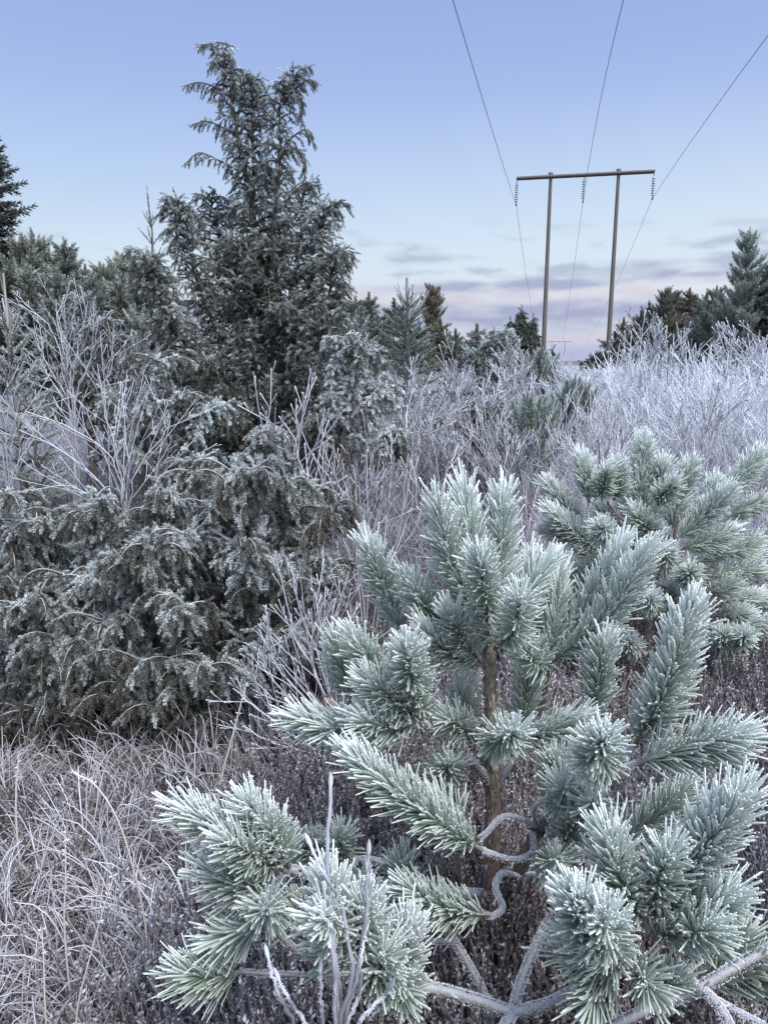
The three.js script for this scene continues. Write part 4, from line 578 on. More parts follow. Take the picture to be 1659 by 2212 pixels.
lowJuniper('small dark juniper bush at the foot of the right power pole', 40, 1296, 800, [[[1292, 785], [1294, 770], [1295, 761]], [[1300, 785], [1308, 770]], [[1288, 785], [1280, 772]]], { seed: 813, fill: 70, rad: 0.5, tall: 2.2, geo: juniperSprigs, size: 6.5, top: 1, frost: 0.3, low: 0.8, warm: 0.2 });
lowJuniper('olive juniper low among the bare shrubs left of the two tall poles', 5.6, 1060, 1010, [[[1060, 960], [1050, 900], [1040, 870]], [[1075, 960], [1090, 910], [1110, 890]], [[1045, 970], [1020, 930], [1005, 910]]], { seed: 814, fill: 40, rad: 0.4, tall: 0.9, geo: juniperSprigs, size: 1.3, top: 0.6, frost: 0.42, low: 0.7, warm: 0.25 });

// small pines in the middle distance: trunk plus upright tufts
const pineTuft = [81, 82].map((s) => { const b = new MB(), r = rng(s); for (let i = 0; i < 90; i++) { const f = (i + r()) / 90, az = i * GA, an = lerp(1.0, 0.15, smooth(0.5, 1, f)) * r.s(0.75, 1.15), d = V(Math.cos(az) * Math.sin(an), Math.cos(an), Math.sin(az) * Math.sin(an)); const u = smooth(-0.6, 0.8, d.z / Math.max(.2, Math.sin(an))); b.blade(V(0, 0.16 * f, 0), d, perp(d, r.s(0, 6)), r.s(0.045, 0.06), 0.006, [0.45, 0.5, 0.4].map((v) => v * lerp(0.7, 1, u)), [1, 1.02, 1.02].map((v) => v * lerp(0.6, 1, u))); } return b.geo(); });
function smallPine(label, tx, ty, D, rad, o = {}) {
  const r = rng(o.seed), T = at(tx, ty, D), base = V(T.x, groundY(T.x, T.z), T.z), Ht = T.y - base.y, t = thing('small_pine', label, 'pine tree', base, o.group), L = new Leaves(pineTuft), br = new MB(), tone = barkTone(o.seed);
  addStem(t, 'trunk', [V(0, 0, 0), V(0.02, Ht * 0.5, 0), V(0, Ht, 0)], 0.02 * (o.k || 1), 0.006, 7, tone);
  for (let i = 0; i < (o.n || 70); i++) { const f = Math.pow(r(), 0.8), y = Ht - lerp(rad * 2.2, rad * 0.1, f), a = i * GA, len = rad * Math.sqrt(Math.max(0.08, 1 - (2 * f - 0.9) ** 2)) * r.s(0.6, 1.1), q = sweep(V(0, y, 0), heading(a, r.s(0.2, 0.7)), len, -0.4, r, 6, 0.05); br.tube(q, (g) => lerp(0.006, 0.003, g), 4, tone, false); for (const k of [6, 4]) { const d = q[k].clone().sub(q[k - 1]); d.y += 0.04; L.put(q[k], d.normalize(), (o.k || 1) * r.s(0.8, 1.1), mix3([0.22, 0.27, 0.19], [0.72, 0.78, 0.79], clamp((o.frost ?? 0.5) + 0.25 * r.n() + 0.2 * f))); } }
  L.put(V(0, Ht * 0.97, 0), V(0, 1, 0), o.k || 1, [0.6, 0.66, 0.62]); br.build('branches', M.bark, t, 'stuff'); L.build('foliage', t); return t;
}
smallPine('small round pine at the foot of the left power pole', 1168, 795, 9, 0.24, { seed: 91, frost: 0.42, k: 1.2, n: 60 });
smallPine('small pale pine in the white shrubs right of the left power pole', 1240, 868, 6, 0.17, { seed: 92, frost: 0.4, n: 40 });
smallPine('low green pine tuft at the near edge of the shrubs below the left power pole', 1145, 905, 5.2, 0.26, { seed: 93, frost: 0.38, n: 44 });

// ------------------------------------------------------------------ forest trees
function conifer(kind, Ht, R, o = {}) {
  const r = rng(o.seed), t = new THREE.Group(), L = new Leaves(kind === 'pine' ? farTuft : farSpray), br = new MB(), tone = barkTone(o.seed, [0.07, 0.055, 0.045], kind === 'pine' ? [0.22, 0.15, 0.11] : [0.15, 0.13, 0.12], [0.2, 0.2, 0.2], 0.1), col = o.col || [0.07, 0.095, 0.06], k0 = (o.k || 1) * 0.62;
  const pts = []; for (let i = 0; i <= 16; i++) pts.push(V(0.02 * Math.sin(i * 1.7) * k0, Ht * i / 16, 0.02 * Math.cos(i) * k0));
  addStem(t, 'trunk', pts, 0.012 * Ht + 0.03, 0.015 * k0, 8, tone);
  const put = (p, d, f, tn = r.s(0.75, 1.25)) => L.put(p, d, k0 * r.s(0.75, 1.15), mix3(col, o.frostCol || [0.42, 0.46, 0.46], clamp((o.frost ?? 0.12) * (0.5 + f) + 0.05 * r.n())).map((v) => v * tn), r.s(-0.4, 0.4));
  const W0 = Math.round(Ht / (0.30 * k0)), bare = o.bare ?? 0.05;
  for (let w = 0; w < W0; w++) {
    const f = lerp(bare, 1, w / W0), y = Ht * f; let prof = kind === 'pine' ? (bare > 0.2 ? Math.sin(Math.PI * clamp((f - bare) / (1.02 - bare)) ** 0.75) * 0.9 + 0.1 : Math.pow(1 - (f - bare) / (1 - bare), 0.75) * 0.93 + 0.07) : 1 - 0.97 * Math.pow((f - bare) / (1 - bare), 1.05); if (o.patchy) prof *= 0.35 + 0.9 * Math.max(0, noise.noise(f * 9, o.seed, 1) + 0.35);
    const n = kind === 'pine' ? 5 : 6;
    for (let i = 0; i < n; i++) {
      const az = w * 0.9 + i / n * 6.283 + r.s(-0.35, 0.35), len = Math.max(0.06, R * prof * r.s(0.5, 1.15)), el = kind === 'pine' ? r.s(0.3, 0.75) : lerp(-0.15, 0.7, smooth(0.3, 1, f));
      const q = sweep(V(0, y + r.s(-0.15, 0.15) * k0, 0), heading(az, el), len, kind === 'pine' ? -0.5 : r.s(-0.05, 0.25), r, 5, 0.06); br.tube(q, (g) => lerp(0.02, 0.006, g) * k0, 3, tone, false);
      const N = Math.max(1, Math.round(len / (0.24 * k0)));
      for (let j = 0; j <= N; j++) { const g = lerp(0.2, 0.999, j / N) * 5, k = Math.min(4, Math.floor(g)), d = q[k + 1].clone().sub(q[k]).normalize(), p = q[k].clone().lerp(q[k + 1], g - k); put(p, d, f * 0.6 + j / N * 0.4); if (j < N) for (const s of [-1, 1]) { const e = d.clone().multiplyScalar(0.7).addScaledVector(V(0, 0, 0).crossVectors(d, UPV).normalize(), s * r.s(0.4, 0.9)); if (kind === 'pine') e.y += 0.5; else e.y -= r.s(0, 0.4); put(p, e.normalize(), f * 0.5 + j / N * 0.5); } }
    }
  }
  for (let i = 0; i < 7; i++) put(V(0, Ht * (0.9 + 0.015 * i), 0), V(r.n() * 0.1, 1, r.n() * 0.1).normalize(), 1);
  br.build('branches', M.bark, t, 'stuff'); L.build('crown', t); return t;
}
function tree(name, label, tx, ty, D, kind, R, o, group) {
  const T = at(tx, ty, D), base = V(T.x, groundY(T.x, T.z) - 0.1, T.z), t = conifer(kind, T.y - base.y, R, o);
  t.name = numbered(name); t.position.copy(base); scene.add(t); tag(t, label, kind === 'pine' ? 'pine tree' : 'spruce tree', group); return t;
}
const SP = [0.12, 0.15, 0.11], PN = [0.19, 0.22, 0.14], GY = [0.15, 0.185, 0.145];
tree('spruce_tree', 'big dark spruce cut off by the left edge of the picture, tallest at left', -62, 215, 15, 'spruce', 1.75, { seed: 201, col: [0.05, 0.062, 0.045], frost: 0.06, bare: 0.0, k: 1.1 });
tree('pine_tree', 'dense pine beside the big dark spruce at the left edge', 47, 522, 14, 'pine', 1.2, { seed: 202, col: PN, frost: 0.25, bare: 0.0 });
tree('pine_tree', 'dense pine with upright tips, second from the big dark spruce', 70, 520, 15, 'pine', 1.3, { seed: 203, col: PN, frost: 0.25, bare: 0 });
tree('spruce_tree', 'thin pale spruce spire left of the pointed one behind the bare shrub', 108, 556, 17, 'spruce', 0.8, { seed: 204, k: 0.8, col: [0.13, 0.16, 0.13], frost: 0.36, bare: 0 });
tree('spruce_tree', 'pointed spruce standing above the pale bare shrub at left', 140, 530, 16, 'spruce', 1.1, { seed: 205, k: 0.8, col: SP, frost: 0.36, bare: 0 });
tree('spruce_tree', 'narrow spruce tip between the pointed spruce and the candle-tipped pines', 186, 586, 17, 'spruce', 0.9, { seed: 206, k: 0.8, col: [0.11, 0.135, 0.10], frost: 0.36, bare: 0 });
tree('pine_tree', 'candle-tipped pine, leftmost of the row behind the hooked juniper', 218, 580, 15, 'pine', 0.95, { seed: 207, k: 0.8, col: PN, frost: 0.36, bare: 0 });
tree('pine_tree', 'candle-tipped pine in the middle of the row behind the hooked juniper', 242, 578, 16, 'pine', 0.95, { seed: 208, k: 0.8, col: PN, frost: 0.36, bare: 0 });
tree('pine_tree', 'taller candle-tipped pine next to the slender thin spruce', 261, 564, 15, 'pine', 1.0, { seed: 209, k: 0.8, col: PN, frost: 0.36, bare: 0 });
tree('pine_tree', 'dense pine in front of the slender thin spruce beside the tall juniper', 280, 556, 14, 'pine', 1.0, { seed: 210, col: PN, frost: 0.25, bare: 0 });
tree('pine_tree', 'dark low pine in the row directly above the pale bare shrub', 165, 640, 13, 'pine', 1.2, { seed: 211, col: [0.09, 0.11, 0.07], frost: 0.1, bare: 0 });
tree('pine_tree', 'dark low pine directly behind the left edge spruce', 100, 625, 12.5, 'pine', 1.2, { seed: 212, col: [0.085, 0.10, 0.065], frost: 0.08, bare: 0 });
tree('pine_tree', 'dark low pine behind the hooked juniper spire', 235, 655, 12.5, 'pine', 1.2, { seed: 213, col: [0.09, 0.115, 0.07], frost: 0.1, bare: 0 });
tree('pine_tree', 'dark low pine hidden behind the left side of the tall juniper', 320, 640, 13, 'pine', 1.3, { seed: 214, col: [0.09, 0.115, 0.07], frost: 0.1, bare: 0 });
tree('pine_tree', 'dark pine at the left edge under the big dark spruce', 20, 600, 12.5, 'pine', 1.4, { seed: 215, col: [0.07, 0.085, 0.055], frost: 0.06, bare: 0 });
// beyond the tall juniper, towards the poles
tree('spruce_tree', 'dark round spruce just right of the tall juniper on the skyline', 735, 652, 30, 'spruce', 1.7, { seed: 221, col: SP, frost: 0.12, k: 1.4 });
tree('spruce_tree', 'thin pale spruce spire right of the tall juniper on the skyline', 797, 648, 34, 'spruce', 1.0, { seed: 222, col: [0.15, 0.18, 0.13], frost: 0.15, k: 1.4 });
tree('spruce_tree', 'thin spruce spire between the round one and the pale one on the skyline', 767, 658, 33, 'spruce', 1.0, { seed: 223, col: [0.12, 0.14, 0.11], frost: 0.15, k: 1.4 });
tree('spruce_tree', 'dark spruce directly behind the two-spiked frosted spruce', 851, 668, 26, 'spruce', 1.5, { seed: 224, col: [0.06, 0.08, 0.05], frost: 0.08, k: 1.3 });
tree('pine_tree', 'tall thin pine with a sparse patchy crown and bare trunk, right of the two-spiked spruce', 934, 628, 36, 'pine', 0.95, { seed: 225, col: [0.24, 0.21, 0.14], frost: 0.1, bare: 0.5, patchy: true, k: 1.2 });
tree('spruce_tree', 'olive spruce at the foot of the tall thin patchy pine', 951, 704, 30, 'spruce', 1.1, { seed: 226, col: [0.13, 0.145, 0.075], frost: 0.08, k: 1.3 });
tree('spruce_tree', 'small dark spruce between the patchy pine and the brownish juniper clump', 984, 728, 30, 'spruce', 1.0, { seed: 227, col: SP, frost: 0.2, k: 1.2 });
tree('spruce_tree', 'small pale spruce tip above the brownish juniper clump', 1030, 716, 28, 'spruce', 1.0, { seed: 228, col: [0.17, 0.19, 0.17], frost: 0.2, k: 1.2 });
tree('spruce_tree', 'spruce seen low behind the pale frosted spruce by the tall juniper', 815, 700, 22, 'spruce', 1.3, { seed: 229, col: [0.12, 0.145, 0.11], frost: 0.2, k: 1.2 });
tree('spruce_tree', 'dim spruce low between the skyline spires and the two-spiked spruce', 905, 712, 27, 'spruce', 1.2, { seed: 230, col: [0.10, 0.12, 0.09], frost: 0.15, k: 1.2 });
// the wood on the right
const RW = [
  ['spruce_tree', 'brownish thin spruce first in the wood right of the right pole', 1346, 700, 58, 'spruce', 1.6, { col: [0.17, 0.15, 0.10] }], ['spruce_tree', 'low dark spruce touching the right pole', 1328, 730, 50, 'spruce', 1.9, { col: [0.055, 0.07, 0.055] }],
  ['spruce_tree', 'dark spruce third in the wood right of the right pole', 1384, 684, 56, 'spruce', 2.2, { col: [0.07, 0.085, 0.055] }], ['spruce_tree', 'pointed dark spruce left of the pair of sparse pines in the right wood', 1401, 666, 58, 'spruce', 1.8, { col: [0.065, 0.085, 0.055] }],
  ['pine_tree', 'sparse pale-topped pine, left of a pair in the right wood', 1438, 632, 62, 'pine', 1.7, { col: [0.17, 0.18, 0.13], bare: 0.35, patchy: true }], ['pine_tree', 'sparse pale-topped pine, right of a pair in the right wood', 1456, 638, 63, 'pine', 1.7, { col: [0.18, 0.18, 0.13], bare: 0.35, patchy: true }],
  ['spruce_tree', 'rust-brown spruce left of its brown neighbour in the right wood', 1488, 636, 60, 'spruce', 2.0, { col: [0.13, 0.095, 0.06] }], ['spruce_tree', 'rust-brown rounded tree between the brown spruce and the big frosted pine', 1505, 650, 60, 'spruce', 2.1, { col: [0.135, 0.10, 0.065] }],
  ['spruce_tree', 'olive spruce below the pair of sparse pines in the right wood', 1446, 690, 54, 'spruce', 2.4, { col: [0.13, 0.12, 0.06] }], ['spruce_tree', 'olive-brown spruce below the rust-brown trees in the right wood', 1480, 690, 54, 'spruce', 2.4, { col: [0.13, 0.11, 0.06] }],
  ['pine_tree', 'grey-green pine on the left shoulder of the big frosted pine', 1547, 628, 40, 'pine', 2.0, { col: GY, frost: 0.25 }], ['pine_tree', 'big frosted pine with pale candle tips, tallest of the right wood', 1617, 508, 28, 'pine', 1.55, { col: [0.13, 0.17, 0.125], frost: 0.34, frostCol: [0.6, 0.66, 0.64] }],
  ['spruce_tree', 'dark tree cut off by the right edge of the picture', 1672, 570, 28, 'spruce', 1.7, { col: [0.06, 0.08, 0.055] }], ['pine_tree', 'dark grey bushy pine below the big frosted pine', 1590, 640, 30, 'pine', 1.7, { col: [0.08, 0.105, 0.08] }],
  ['pine_tree', 'grey bushy pine left below the big frosted pine', 1535, 672, 33, 'pine', 1.8, { col: [0.12, 0.15, 0.12], frost: 0.18 }], ['pine_tree', 'low grey pine at the near foot of the right wood', 1500, 705, 36, 'pine', 1.9, { col: [0.11, 0.14, 0.11], frost: 0.15 }],
  ['pine_tree', 'dark low pine at the right edge under the cut-off tree', 1650, 650, 28, 'pine', 1.7, { col: [0.07, 0.09, 0.07] }], ['spruce_tree', 'dark spruce filling the gap under the olive spruces in the right wood', 1420, 712, 48, 'spruce', 2.2, { col: [0.07, 0.09, 0.06] }],
  ['spruce_tree', 'dim spruce behind the low dark spruce by the right pole', 1365, 720, 52, 'spruce', 1.8, { col: [0.075, 0.085, 0.06] }], ['pine_tree', 'dim low pine under the rust-brown trees', 1470, 725, 44, 'pine', 2.0, { col: [0.09, 0.11, 0.085], frost: 0.15 }],
];
RW.push(['spruce_tree', 'dark green spruce between the grey shoulder pine and the rust-brown trees', 1525, 650, 46, 'spruce', 2.0, { col: [0.07, 0.095, 0.06] }], ['spruce_tree', 'dark green spruce right of the big frosted pine, lower than it', 1640, 590, 34, 'spruce', 1.7, { col: [0.065, 0.085, 0.055] }], ['spruce_tree', 'dark spruce low at the foot of the big frosted pine', 1575, 690, 36, 'spruce', 1.9, { col: [0.06, 0.08, 0.055] }]);
const L12 = ['small pointed frosted spruce below the dense pine second from the big dark spruce', 'small pointed spruce between the dense pines and the thin pale spire at left', 'small frosted spruce in front of the thin pale spire at left', 'small frosted spruce just right below the tall pointed spruce at left', 'small olive spruce below the narrow spruce tip at left', 'small frosted spruce in front of the leftmost candle-tipped pine', 'small frosted spruce in front of the middle candle-tipped pine', 'small frosted spruce close left of the slender thin spruce', 'small olive spruce between the left edge and the dense pine beside the big dark spruce', 'small frosted spruce half hidden by the left outer boughs of the tall juniper', 'lowest small spruce behind the right side of the pale bare shrub', 'lowest small spruce behind the middle of the pale bare shrub at left'];
[[60, 590, 12], [88, 604, 13], [126, 598, 12.5], [160, 612, 13], [200, 606, 12], [228, 622, 13], [255, 612, 12.5], [296, 604, 13], [32, 576, 13], [345, 600, 14], [178, 640, 11.5], [112, 648, 11.5]].forEach(([x, y, d], i) => tree('spruce_tree', L12[i], x, y, d, 'spruce', 0.62, { seed: 290 + i, col: i % 3 ? [0.13, 0.165, 0.125] : [0.17, 0.19, 0.125], frost: 0.4, bare: 0, k: 0.62 }, 'small frosted spruces behind the bare shrubs'));
RW.forEach(([n, l, x, y, d, k, R, o], i) => tree(n, l, x, y, d, k, R, { seed: 240 + i, bare: 0, k: d > 45 ? 1.9 : 1.35, frost: 0.1, ...o }));

// ------------------------------------------------------------------ frosted undergrowth in the middle distance
function stemTuft(seed, n, h, o) {
  const r = rng(seed), b = new MB();
  for (let i = 0; i < n; i++) {
    const a = r.s(0, 6.28), p = V(Math.cos(a) * r.s(0, o.rad), 0, Math.sin(a) * r.s(0, o.rad)), len = h * r.s(0.5, 1.1), q = sweep(p, heading(r.s(0, 6.28), r.s(o.el, 1.5)), len, o.droop * r.s(0.2, 1.3), r, 7, 0.05);
    const tone = (ny, f) => mix3(o.low, o.high, clamp(0.15 + 0.9 * f + 0.25 * ny));
    b.tube(q, (f) => lerp(o.r, o.r * 0.5, f), 3, tone, false);
    for (let k = 0; k < o.side; k++) { const j = Math.floor(r.s(2, 6.9)), d = q[j + 1].clone().sub(q[j]).normalize(), an = r.s(0.4, 0.9), e = d.multiplyScalar(Math.cos(an)).addScaledVector(perp(d, r.s(0, 6.28)), Math.sin(an)); e.y += 0.15; const s = sweep(q[j], e.normalize(), len * r.s(0.15, 0.38), 0, r, 3, 0.08); b.tube(s, (f) => lerp(o.r * 0.75, o.r * 0.45, f), 3, (ny, f) => mix3(o.low, o.high, clamp(0.5 + 0.5 * f)), false); for (let m = 0; m < o.sub; m++) { const u = s[1 + (m % 2)], v = s[3].clone().sub(s[1]).normalize().addScaledVector(V(r.n(), r.n() + 0.3, r.n()), 0.8).normalize(); b.tube([u, u.clone().addScaledVector(v, len * r.s(0.06, 0.14))], [o.r * 0.55, o.r * 0.4], 3, () => o.high, false); } }
  }
  return b.geo();
}
const LILAC = [0.43, 0.45, 0.51], WHITE = [0.70, 0.74, 0.81], MAUVE = [0.36, 0.31, 0.32], TAN = [0.62, 0.58, 0.60];
const tufts = {
  white: [301, 302, 303].map((s) => stemTuft(s, 9, 0.95, { rad: 0.22, el: 0.95, droop: 0.1, low: [0.09, 0.08, 0.095], high: WHITE, r: 0.0042, side: 6, sub: 3 })),
  lilac: [304, 305, 306].map((s) => stemTuft(s, 14, 0.6, { rad: 0.25, el: 0.7, droop: 0.1, low: [0.09, 0.075, 0.09], high: LILAC, r: 0.0027, side: 7, sub: 3 })),
  mauve: [307, 308, 309].map((s) => stemTuft(s, 18, 0.42, { rad: 0.25, el: 0.7, droop: 0.1, low: [0.10, 0.075, 0.08], high: MAUVE, r: 0.0024, side: 7, sub: 3 })),
  spire: [313, 314, 315].map((s) => stemTuft(s, 6, 1.05, { rad: 0.2, el: 1.3, droop: 0.02, low: [0.10, 0.09, 0.10], high: [0.74, 0.80, 0.87], r: 0.0054, side: 4, sub: 1 })),
  grass: [310, 311, 312].map((s) => stemTuft(s, 26, 0.75, { rad: 0.16, el: 0.95, droop: 0.75, low: [0.24, 0.20, 0.19], high: [0.60, 0.60, 0.68], r: 0.0024, side: 0, sub: 0 })),
};
{
  const r = rng(900), S = { white: new Leaves(tufts.white), lilac: new Leaves(tufts.lilac), mauve: new Leaves(tufts.mauve), grass: new Leaves(tufts.grass), spire: new Leaves(tufts.spire) };
  const skip = (x, z) => { const d = -z, px = CX + F * x / d; return px < 560 - 30 * 0 && d < 9; };
  for (let i = 0; i < 10500; i++) {
    const d = 3.0 * Math.pow(62 / 3.0, Math.pow(r(), 0.85)), px = r.s(540, 1760), x = (px - CX) / F * d, z = -d; if (skip(x, z)) continue;
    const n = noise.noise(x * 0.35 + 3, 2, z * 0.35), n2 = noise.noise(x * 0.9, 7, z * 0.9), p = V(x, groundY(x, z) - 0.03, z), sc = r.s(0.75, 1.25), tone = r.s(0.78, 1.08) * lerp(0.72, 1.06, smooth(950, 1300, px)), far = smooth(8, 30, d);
    const pick = n2 + 0.3 * r.n(), right = smooth(1100, 1350, px);
    let kind = d < 4.6 ? (pick > 0.25 ? 'lilac' : pick > -0.25 ? 'mauve' : 'grass') : pick > 0.22 - 0.3 * right ? 'white' : pick > -0.1 ? 'lilac' : pick > -0.3 ? 'grass' : 'mauve';
    if (kind === 'white' && d < 5) kind = 'lilac'; if (kind === 'white' && r() < 0.3 * right && d > 5.5 && d < 26) kind = 'spire'; if (kind === 'lilac' && d > 4.6 && r() < 0.35) continue; const gapx = smooth(1230, 1080, px) * smooth(3.6, 4.6, d) * smooth(20, 12, d); if (r() < 0.86 * gapx) continue; if (n < -0.18 && d < 9 && r() < 0.6) continue;
    const cap = d < 6 ? 0.85 : kind === 'spire' ? 1.25 : 1; const low = lerp(1, 0.34, smooth(6, 30, d)) * (px > 1150 && px < 1320 && d > 10 ? 0.6 : 1);
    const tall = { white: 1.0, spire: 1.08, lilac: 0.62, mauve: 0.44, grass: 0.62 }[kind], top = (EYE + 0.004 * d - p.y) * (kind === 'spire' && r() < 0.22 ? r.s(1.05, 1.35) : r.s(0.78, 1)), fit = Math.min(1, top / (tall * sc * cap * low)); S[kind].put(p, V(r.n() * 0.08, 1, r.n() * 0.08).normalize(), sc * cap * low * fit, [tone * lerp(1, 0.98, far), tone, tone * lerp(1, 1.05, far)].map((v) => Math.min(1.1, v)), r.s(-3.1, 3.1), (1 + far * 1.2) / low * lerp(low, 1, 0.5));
  }
  for (const [k, name, label] of [['white', 'frosted_undergrowth', 'mass of tall white frosted stems filling the clearing under the power line'], ['spire', 'frosted_undergrowth', 'upright white frosted shoots standing above the twigs at the right of the clearing'], ['lilac', 'frosted_undergrowth', 'lilac frosted twigs filling the clearing between the tall white stems'], ['mauve', 'frosted_undergrowth', 'low mauve frosted scrub at the near edge of the clearing'], ['grass', 'tall_grass', 'bleached arching frosted grass standing among the twigs of the clearing']]) {
    const g = new THREE.Group(); g.name = numbered(name); scene.add(g); tag(g, label, 'undergrowth', null, 'stuff'); S[k].build('stems', g, M.twig);
  }
  // scrub under the trees at left and far heath
  const H = new Leaves(tufts.lilac), H2 = new Leaves(tufts.mauve); for (let i = 0; i < 1500; i++) { const d = r.s(4.2, 15), px = r.s(-150, 600), x = (px - CX) / F * d, z = -d; (r() < 0.5 ? H : H2).put(V(x, groundY(x, z), z), V(r.n() * 0.1, 1, r.n() * 0.1).normalize(), r.s(0.7, 1.3), [0.8, 0.82, 0.85].map((v) => v), r.s(-3, 3)); }
  const g = new THREE.Group(); g.name = numbered('frosted_undergrowth'); scene.add(g); tag(g, 'dim frosted scrub on the ground under the trees at left', 'undergrowth', null, 'stuff'); H.build('stems', g, M.twig); H2.build('stems', g, M.twig);
}
// bare frosted shrubs that stand out one by one in the clearing
const C = (label, D, bx, by, tips, seed, o = {}) => { const r = rng(seed); bareShrub(label, D, bx, by, tips.map(([x, y]) => [[lerp(bx, x, 0.35) + r.n() * 5, lerp(by, y, 0.4), r.n() * 0.1], [lerp(bx, x, 0.7) + r.n() * 4, lerp(by, y, 0.75), r.n() * 0.1], [x, y, r.n() * 0.15]]), { seed, kids: [7, 4], r0: 0.0013 * D, rmin: 0.00052 * D, wob: 0.08, ...o }); };
C('very white bushy shrub right of the tall juniper, below the two-spiked spruce', 5, 885, 1000, [[875, 828], [906, 832], [850, 860], [930, 870], [840, 890], [945, 900]], 51);
C('pale open shrub with long straight twigs, right of the very white bushy shrub', 5.6, 1000, 1010, [[960, 820], [985, 780], [1010, 830], [1045, 820], [1060, 860], [940, 860]], 52);
C('white shrub with twigs reaching up beside the small pale spruce', 6.2, 1110, 980, [[1075, 800], [1100, 830], [1130, 780], [1150, 850], [1060, 850]], 53);
C('tall white-stemmed shrub rising above the clearing, nearest right of the right pole', 7.0, 1385, 990, [[1380, 705], [1414, 718], [1425, 725], [1440, 740], [1405, 760], [1360, 790], [1346, 760]], 54, { dark: [0.1, 0.085, 0.09] });
C('white shrub with a thick upright spike and crossing twigs, in front of the rust-brown trees', 7.6, 1460, 990, [[1454, 726], [1470, 760], [1500, 745], [1440, 780], [1480, 800]], 55);
C('slim white shrub in front of the big frosted pine', 8.0, 1580, 960, [[1568, 740], [1584, 726], [1592, 736], [1560, 760], [1615, 760]], 56);
C('tall white spike shrub at the right edge of the clearing', 7.4, 1635, 960, [[1639, 718], [1620, 760], [1650, 757], [1656, 760], [1600, 790]], 57);
C('white shrub low between the two power poles', 7.0, 1245, 980, [[1225, 830], [1250, 815], [1270, 840], [1205, 850], [1290, 850]], 58);
C('lilac shrub left of the round-crowned pine, at the near edge of the clearing', 4.6, 1080, 1110, [[1040, 930], [1075, 900], [1100, 940], [1120, 960], [1010, 960]], 59, { amt: 0.75 });
C('lilac twiggy shrub behind the top of the nearest pine', 4.2, 940, 1120, [[900, 960], [930, 920], [965, 940], [990, 960], [880, 980]], 60, { amt: 0.75 });
C('mauve twiggy shrub behind the crown of the round-crowned pine', 4.4, 1300, 1090, [[1260, 930], [1290, 900], [1320, 920], [1345, 940]], 61, { amt: 0.7 });
C('pale tangled shrub above the crown of the round-crowned pine at right', 4.8, 1500, 1060, [[1450, 900], [1490, 880], [1530, 860], [1560, 890], [1590, 860]], 62, { amt: 0.85 });

// ------------------------------------------------------------------ heather, grass and straws near the camera
function heatherGeo(seed) {
  const r = rng(seed), b = new MB();
  for (let i = 0; i < 13; i++) {
    const a = r.s(0, 6.28), p = V(Math.cos(a) * r.s(0, 0.05), 0, Math.sin(a) * r.s(0, 0.05)), L = r.s(0.10, 0.21), q = sweep(p, heading(r.s(0, 6.28), r.s(1.0, 1.5)), L, r.s(-0.2, 0.3), r, 5, 0.09);
    b.tube(q, () => 0.0011, 3, (ny, f) => [0.16 + 0.1 * f, 0.12 + 0.1 * f, 0.11 + 0.11 * f], false);
    const fl = r() < 0.65;
    for (let k = 0; k < 38; k++) { const f = lerp(0.15, 1, (k + r()) / 38), g = Math.min(f * 5, 4.99), j = Math.floor(g), o = q[j].clone().lerp(q[j + 1], g - j), d = V(r.n(), r.s(0.1, 1), r.n()).normalize(), s = r.s(0.0036, 0.0063) * (fl && f > 0.55 ? 1.1 : 0.9), c = fl && f > 0.55 ? mix3([0.25, 0.225, 0.215], [0.82, 0.86, 0.92], clamp(f * 1.7 - 0.95 + 0.35 * r.n())) : mix3([0.125, 0.14, 0.12], [0.66, 0.70, 0.76], clamp(f * 0.9 - 0.25 + 0.3 * r.n())); b.blade(o, d, perp(d, r.s(0, 6)), s * 1.15, s * 0.5, c.map((v) => v * 0.7), c); b.blade(o, d, perp(d, r.s(0, 6)), s * 1.15, s * 0.5, c.map((v) => v * 0.7), c); }
  }
  return b.geo();
}
function grassGeo(seed, n, h) {
  const r = rng(seed), b = new MB();
  for (let i = 0; i < n; i++) {
    const a = r.s(0, 6.28), p = V(Math.cos(a) * r.s(0, 0.05), 0, Math.sin(a) * r.s(0, 0.05)), L = h * r.s(0.45, 1.6), q = sweep(p, heading(r.s(0, 6.28), r.s(0.45, 1.5)), L, r.s(0.35, 1.7), r, 8, 0.06, 1.1), w = r.s(0.0014, 0.0027), c = r() < 0.07 ? [0.32, 0.23, 0.18] : r() < 0.36 ? [0.46, 0.435, 0.43] : [0.72, 0.73, 0.79];
    b.tube(q, (f, a2) => lerp(w, w * 0.3, f * f) * (0.55 + 0.45 * Math.abs(Math.cos(a2))), 4, (ny, f) => mix3([0.17, 0.13, 0.115], c, clamp(0.15 + 1.25 * f + 0.25 * ny)), false);
  }
  return b.geo();
}
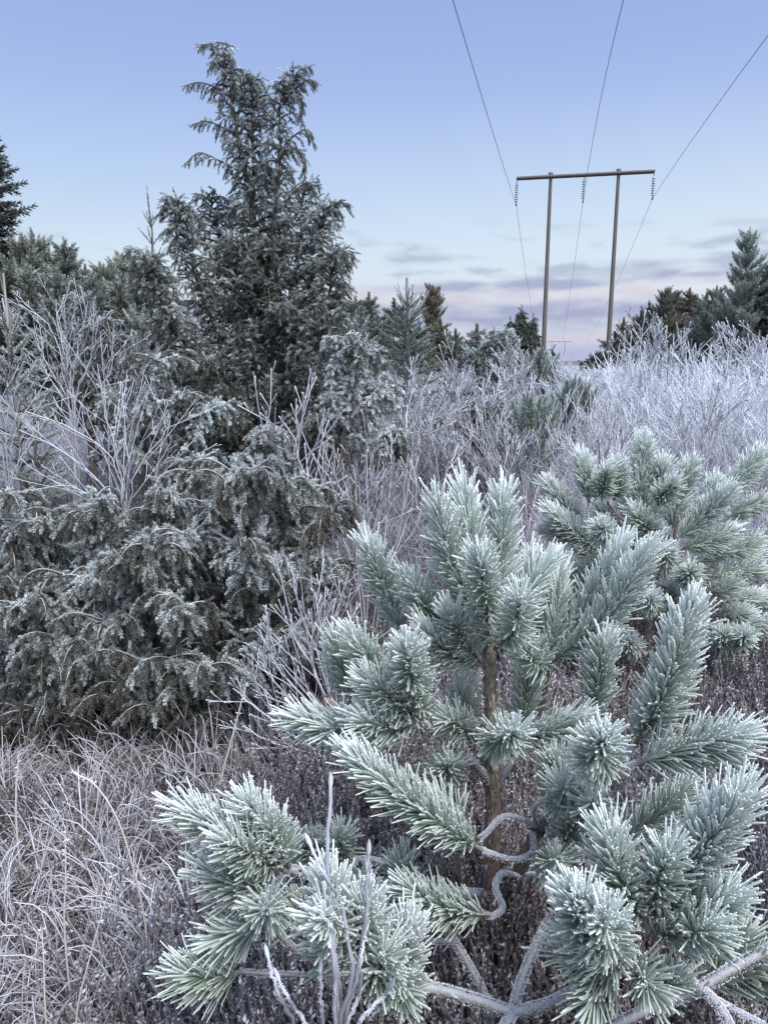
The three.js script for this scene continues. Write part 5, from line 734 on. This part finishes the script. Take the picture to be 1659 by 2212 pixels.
{
  const r = rng(1234), hg = [401, 402, 403, 404].map(heatherGeo), gg = [411, 412, 413, 414].map((s) => grassGeo(s, 28, 0.17));
  const HE = new Leaves(hg), GR = new Leaves(gg);
  for (let i = 0; i < 5200; i++) {
    const d = 0.55 * Math.pow(5.5 / 0.55, Math.pow(r(), 0.8)), px = r.s(-250, 1900), cd = d * cP + (EYE) * sP, x = (px - CX) / F * cd, z = -d, y = groundY(x, z), yp = 0;
    // the dry grass lies at the lower left, the heather everywhere else
    const n = noise.noise(x * 2.2, 1, z * 2.2), edge = lerp(-0.52, -0.28, smooth(0.6, 1.6, d)) + 0.22 * n + 0.05 * r.n(), grassy = x < edge && d < 2.3;
    const tone = clamp(0.72 + 0.55 * noise.noise(x * 3, 5, z * 3) + 0.12 * r.n(), 0.35, 1.1), brown = clamp(0.5 + noise.noise(x * 1.7, 9, z * 1.7));
    if (grassy) { if (r() < 0.8) GR.put(V(x, y - 0.01, z), V(r.n() * 0.25, 1, r.n() * 0.25).normalize(), r.s(0.75, 1.2), [tone * 1.02, tone, tone * 1.0], r.s(-3.1, 3.1)); if (r() < 0.7) HE.put(V(x, y - 0.02, z), V(r.n() * 0.2, 1, r.n() * 0.2).normalize(), r.s(0.7, 1.1), [tone * 0.8, tone * 0.8, tone * 0.8], r.s(-3, 3)); }
    else { HE.put(V(x, y - 0.02, z), V(r.n() * 0.25, 1, r.n() * 0.25).normalize(), r.s(0.85, 1.6), mix3([1.0, 1.08, 1.18], [1.08, 1.0, 0.97], brown).map((v) => v * tone), r.s(-3.1, 3.1)); if (r() < 0.05) GR.put(V(x, y, z), V(r.n() * 0.3, 1, r.n() * 0.3).normalize(), r.s(0.5, 0.9), [tone, tone * 0.96, tone * 0.95], r.s(-3, 3)); }
  }
  const h = new THREE.Group(); h.name = 'heather'; scene.add(h); tag(h, 'dark brown and grey heather flecked with frost covering the ground', 'heather', null, 'stuff'); HE.build('sprigs', h, M.twig);
  const g = new THREE.Group(); g.name = 'dry_grass'; scene.add(g); tag(g, 'tangle of bleached arching frosted grass at the lower left', 'grass', null, 'stuff'); GR.build('blades', g, M.twig);
  const ST = [['long pale straw leaning in front of the dark junipers, left of the nearest pine', 1.55, [[472, 1720], [500, 1600], [532, 1480]]], ['long arching straw crossing the dry grass at the lower left', 1.1, [[315, 2000], [290, 1880], [250, 1760], [200, 1690], [160, 1670]]], ['upright straw at the lower left standing near the corner', .95, [[100, 2200], [96, 2090], [92, 2010]]], ['slanting straw in the dry grass left of the lowest pine shoot', .95, [[165, 2212], [200, 2050], [245, 1895]]], ['thin straw beside the left edge above the dry grass', 1.4, [[38, 1800], [36, 1700], [42, 1630]]], ['pale straw in the middle of the dry grass', 1.05, [[140, 2000], [143, 1900], [142, 1800]]]];
  for (const [label, D, pp] of ST) { const f = at(pp[0][0], pp[0][1], D), base = V(f.x, groundY(f.x, f.z), f.z), q = curve([V(0, 0, 0), ...pp.map(([x, y]) => at(x, y, D).sub(base))], 24), b = new MB(); const t = thing('grass_straw', label, 'straw', base); b.tube(q, (u) => lerp(0.0019, 0.0009, u) * D, 5, (ny, u) => mix3([0.45, 0.40, 0.34], [0.74, 0.70, 0.68], u)); b.build('stalk', M.twig, t); const e = new MB(), rr = rng(D * 1000); for (let i = 0; i < 26; i++) { const k = 24 - Math.floor(Math.pow(rr(), 2) * 6), d = V(rr.n(), rr.s(-0.4, 0.9), rr.n()).normalize(); e.blade(q[k], d, perp(d, rr.s(0, 6)), 0.008, 0.002, [0.6, 0.57, 0.55], [0.8, 0.8, 0.82]); } e.build('seed_head', M.twig, t); }
}

// ------------------------------------------------------------------ render
const renderer = new THREE.WebGLRenderer({ antialias: true });
renderer.setSize(W, H); renderer.toneMapping = THREE.LinearToneMapping; renderer.toneMappingExposure = EXPOSURE;
renderer.shadowMap.enabled = true; renderer.shadowMap.type = THREE.PCFSoftShadowMap;
renderer.render(scene, camera);
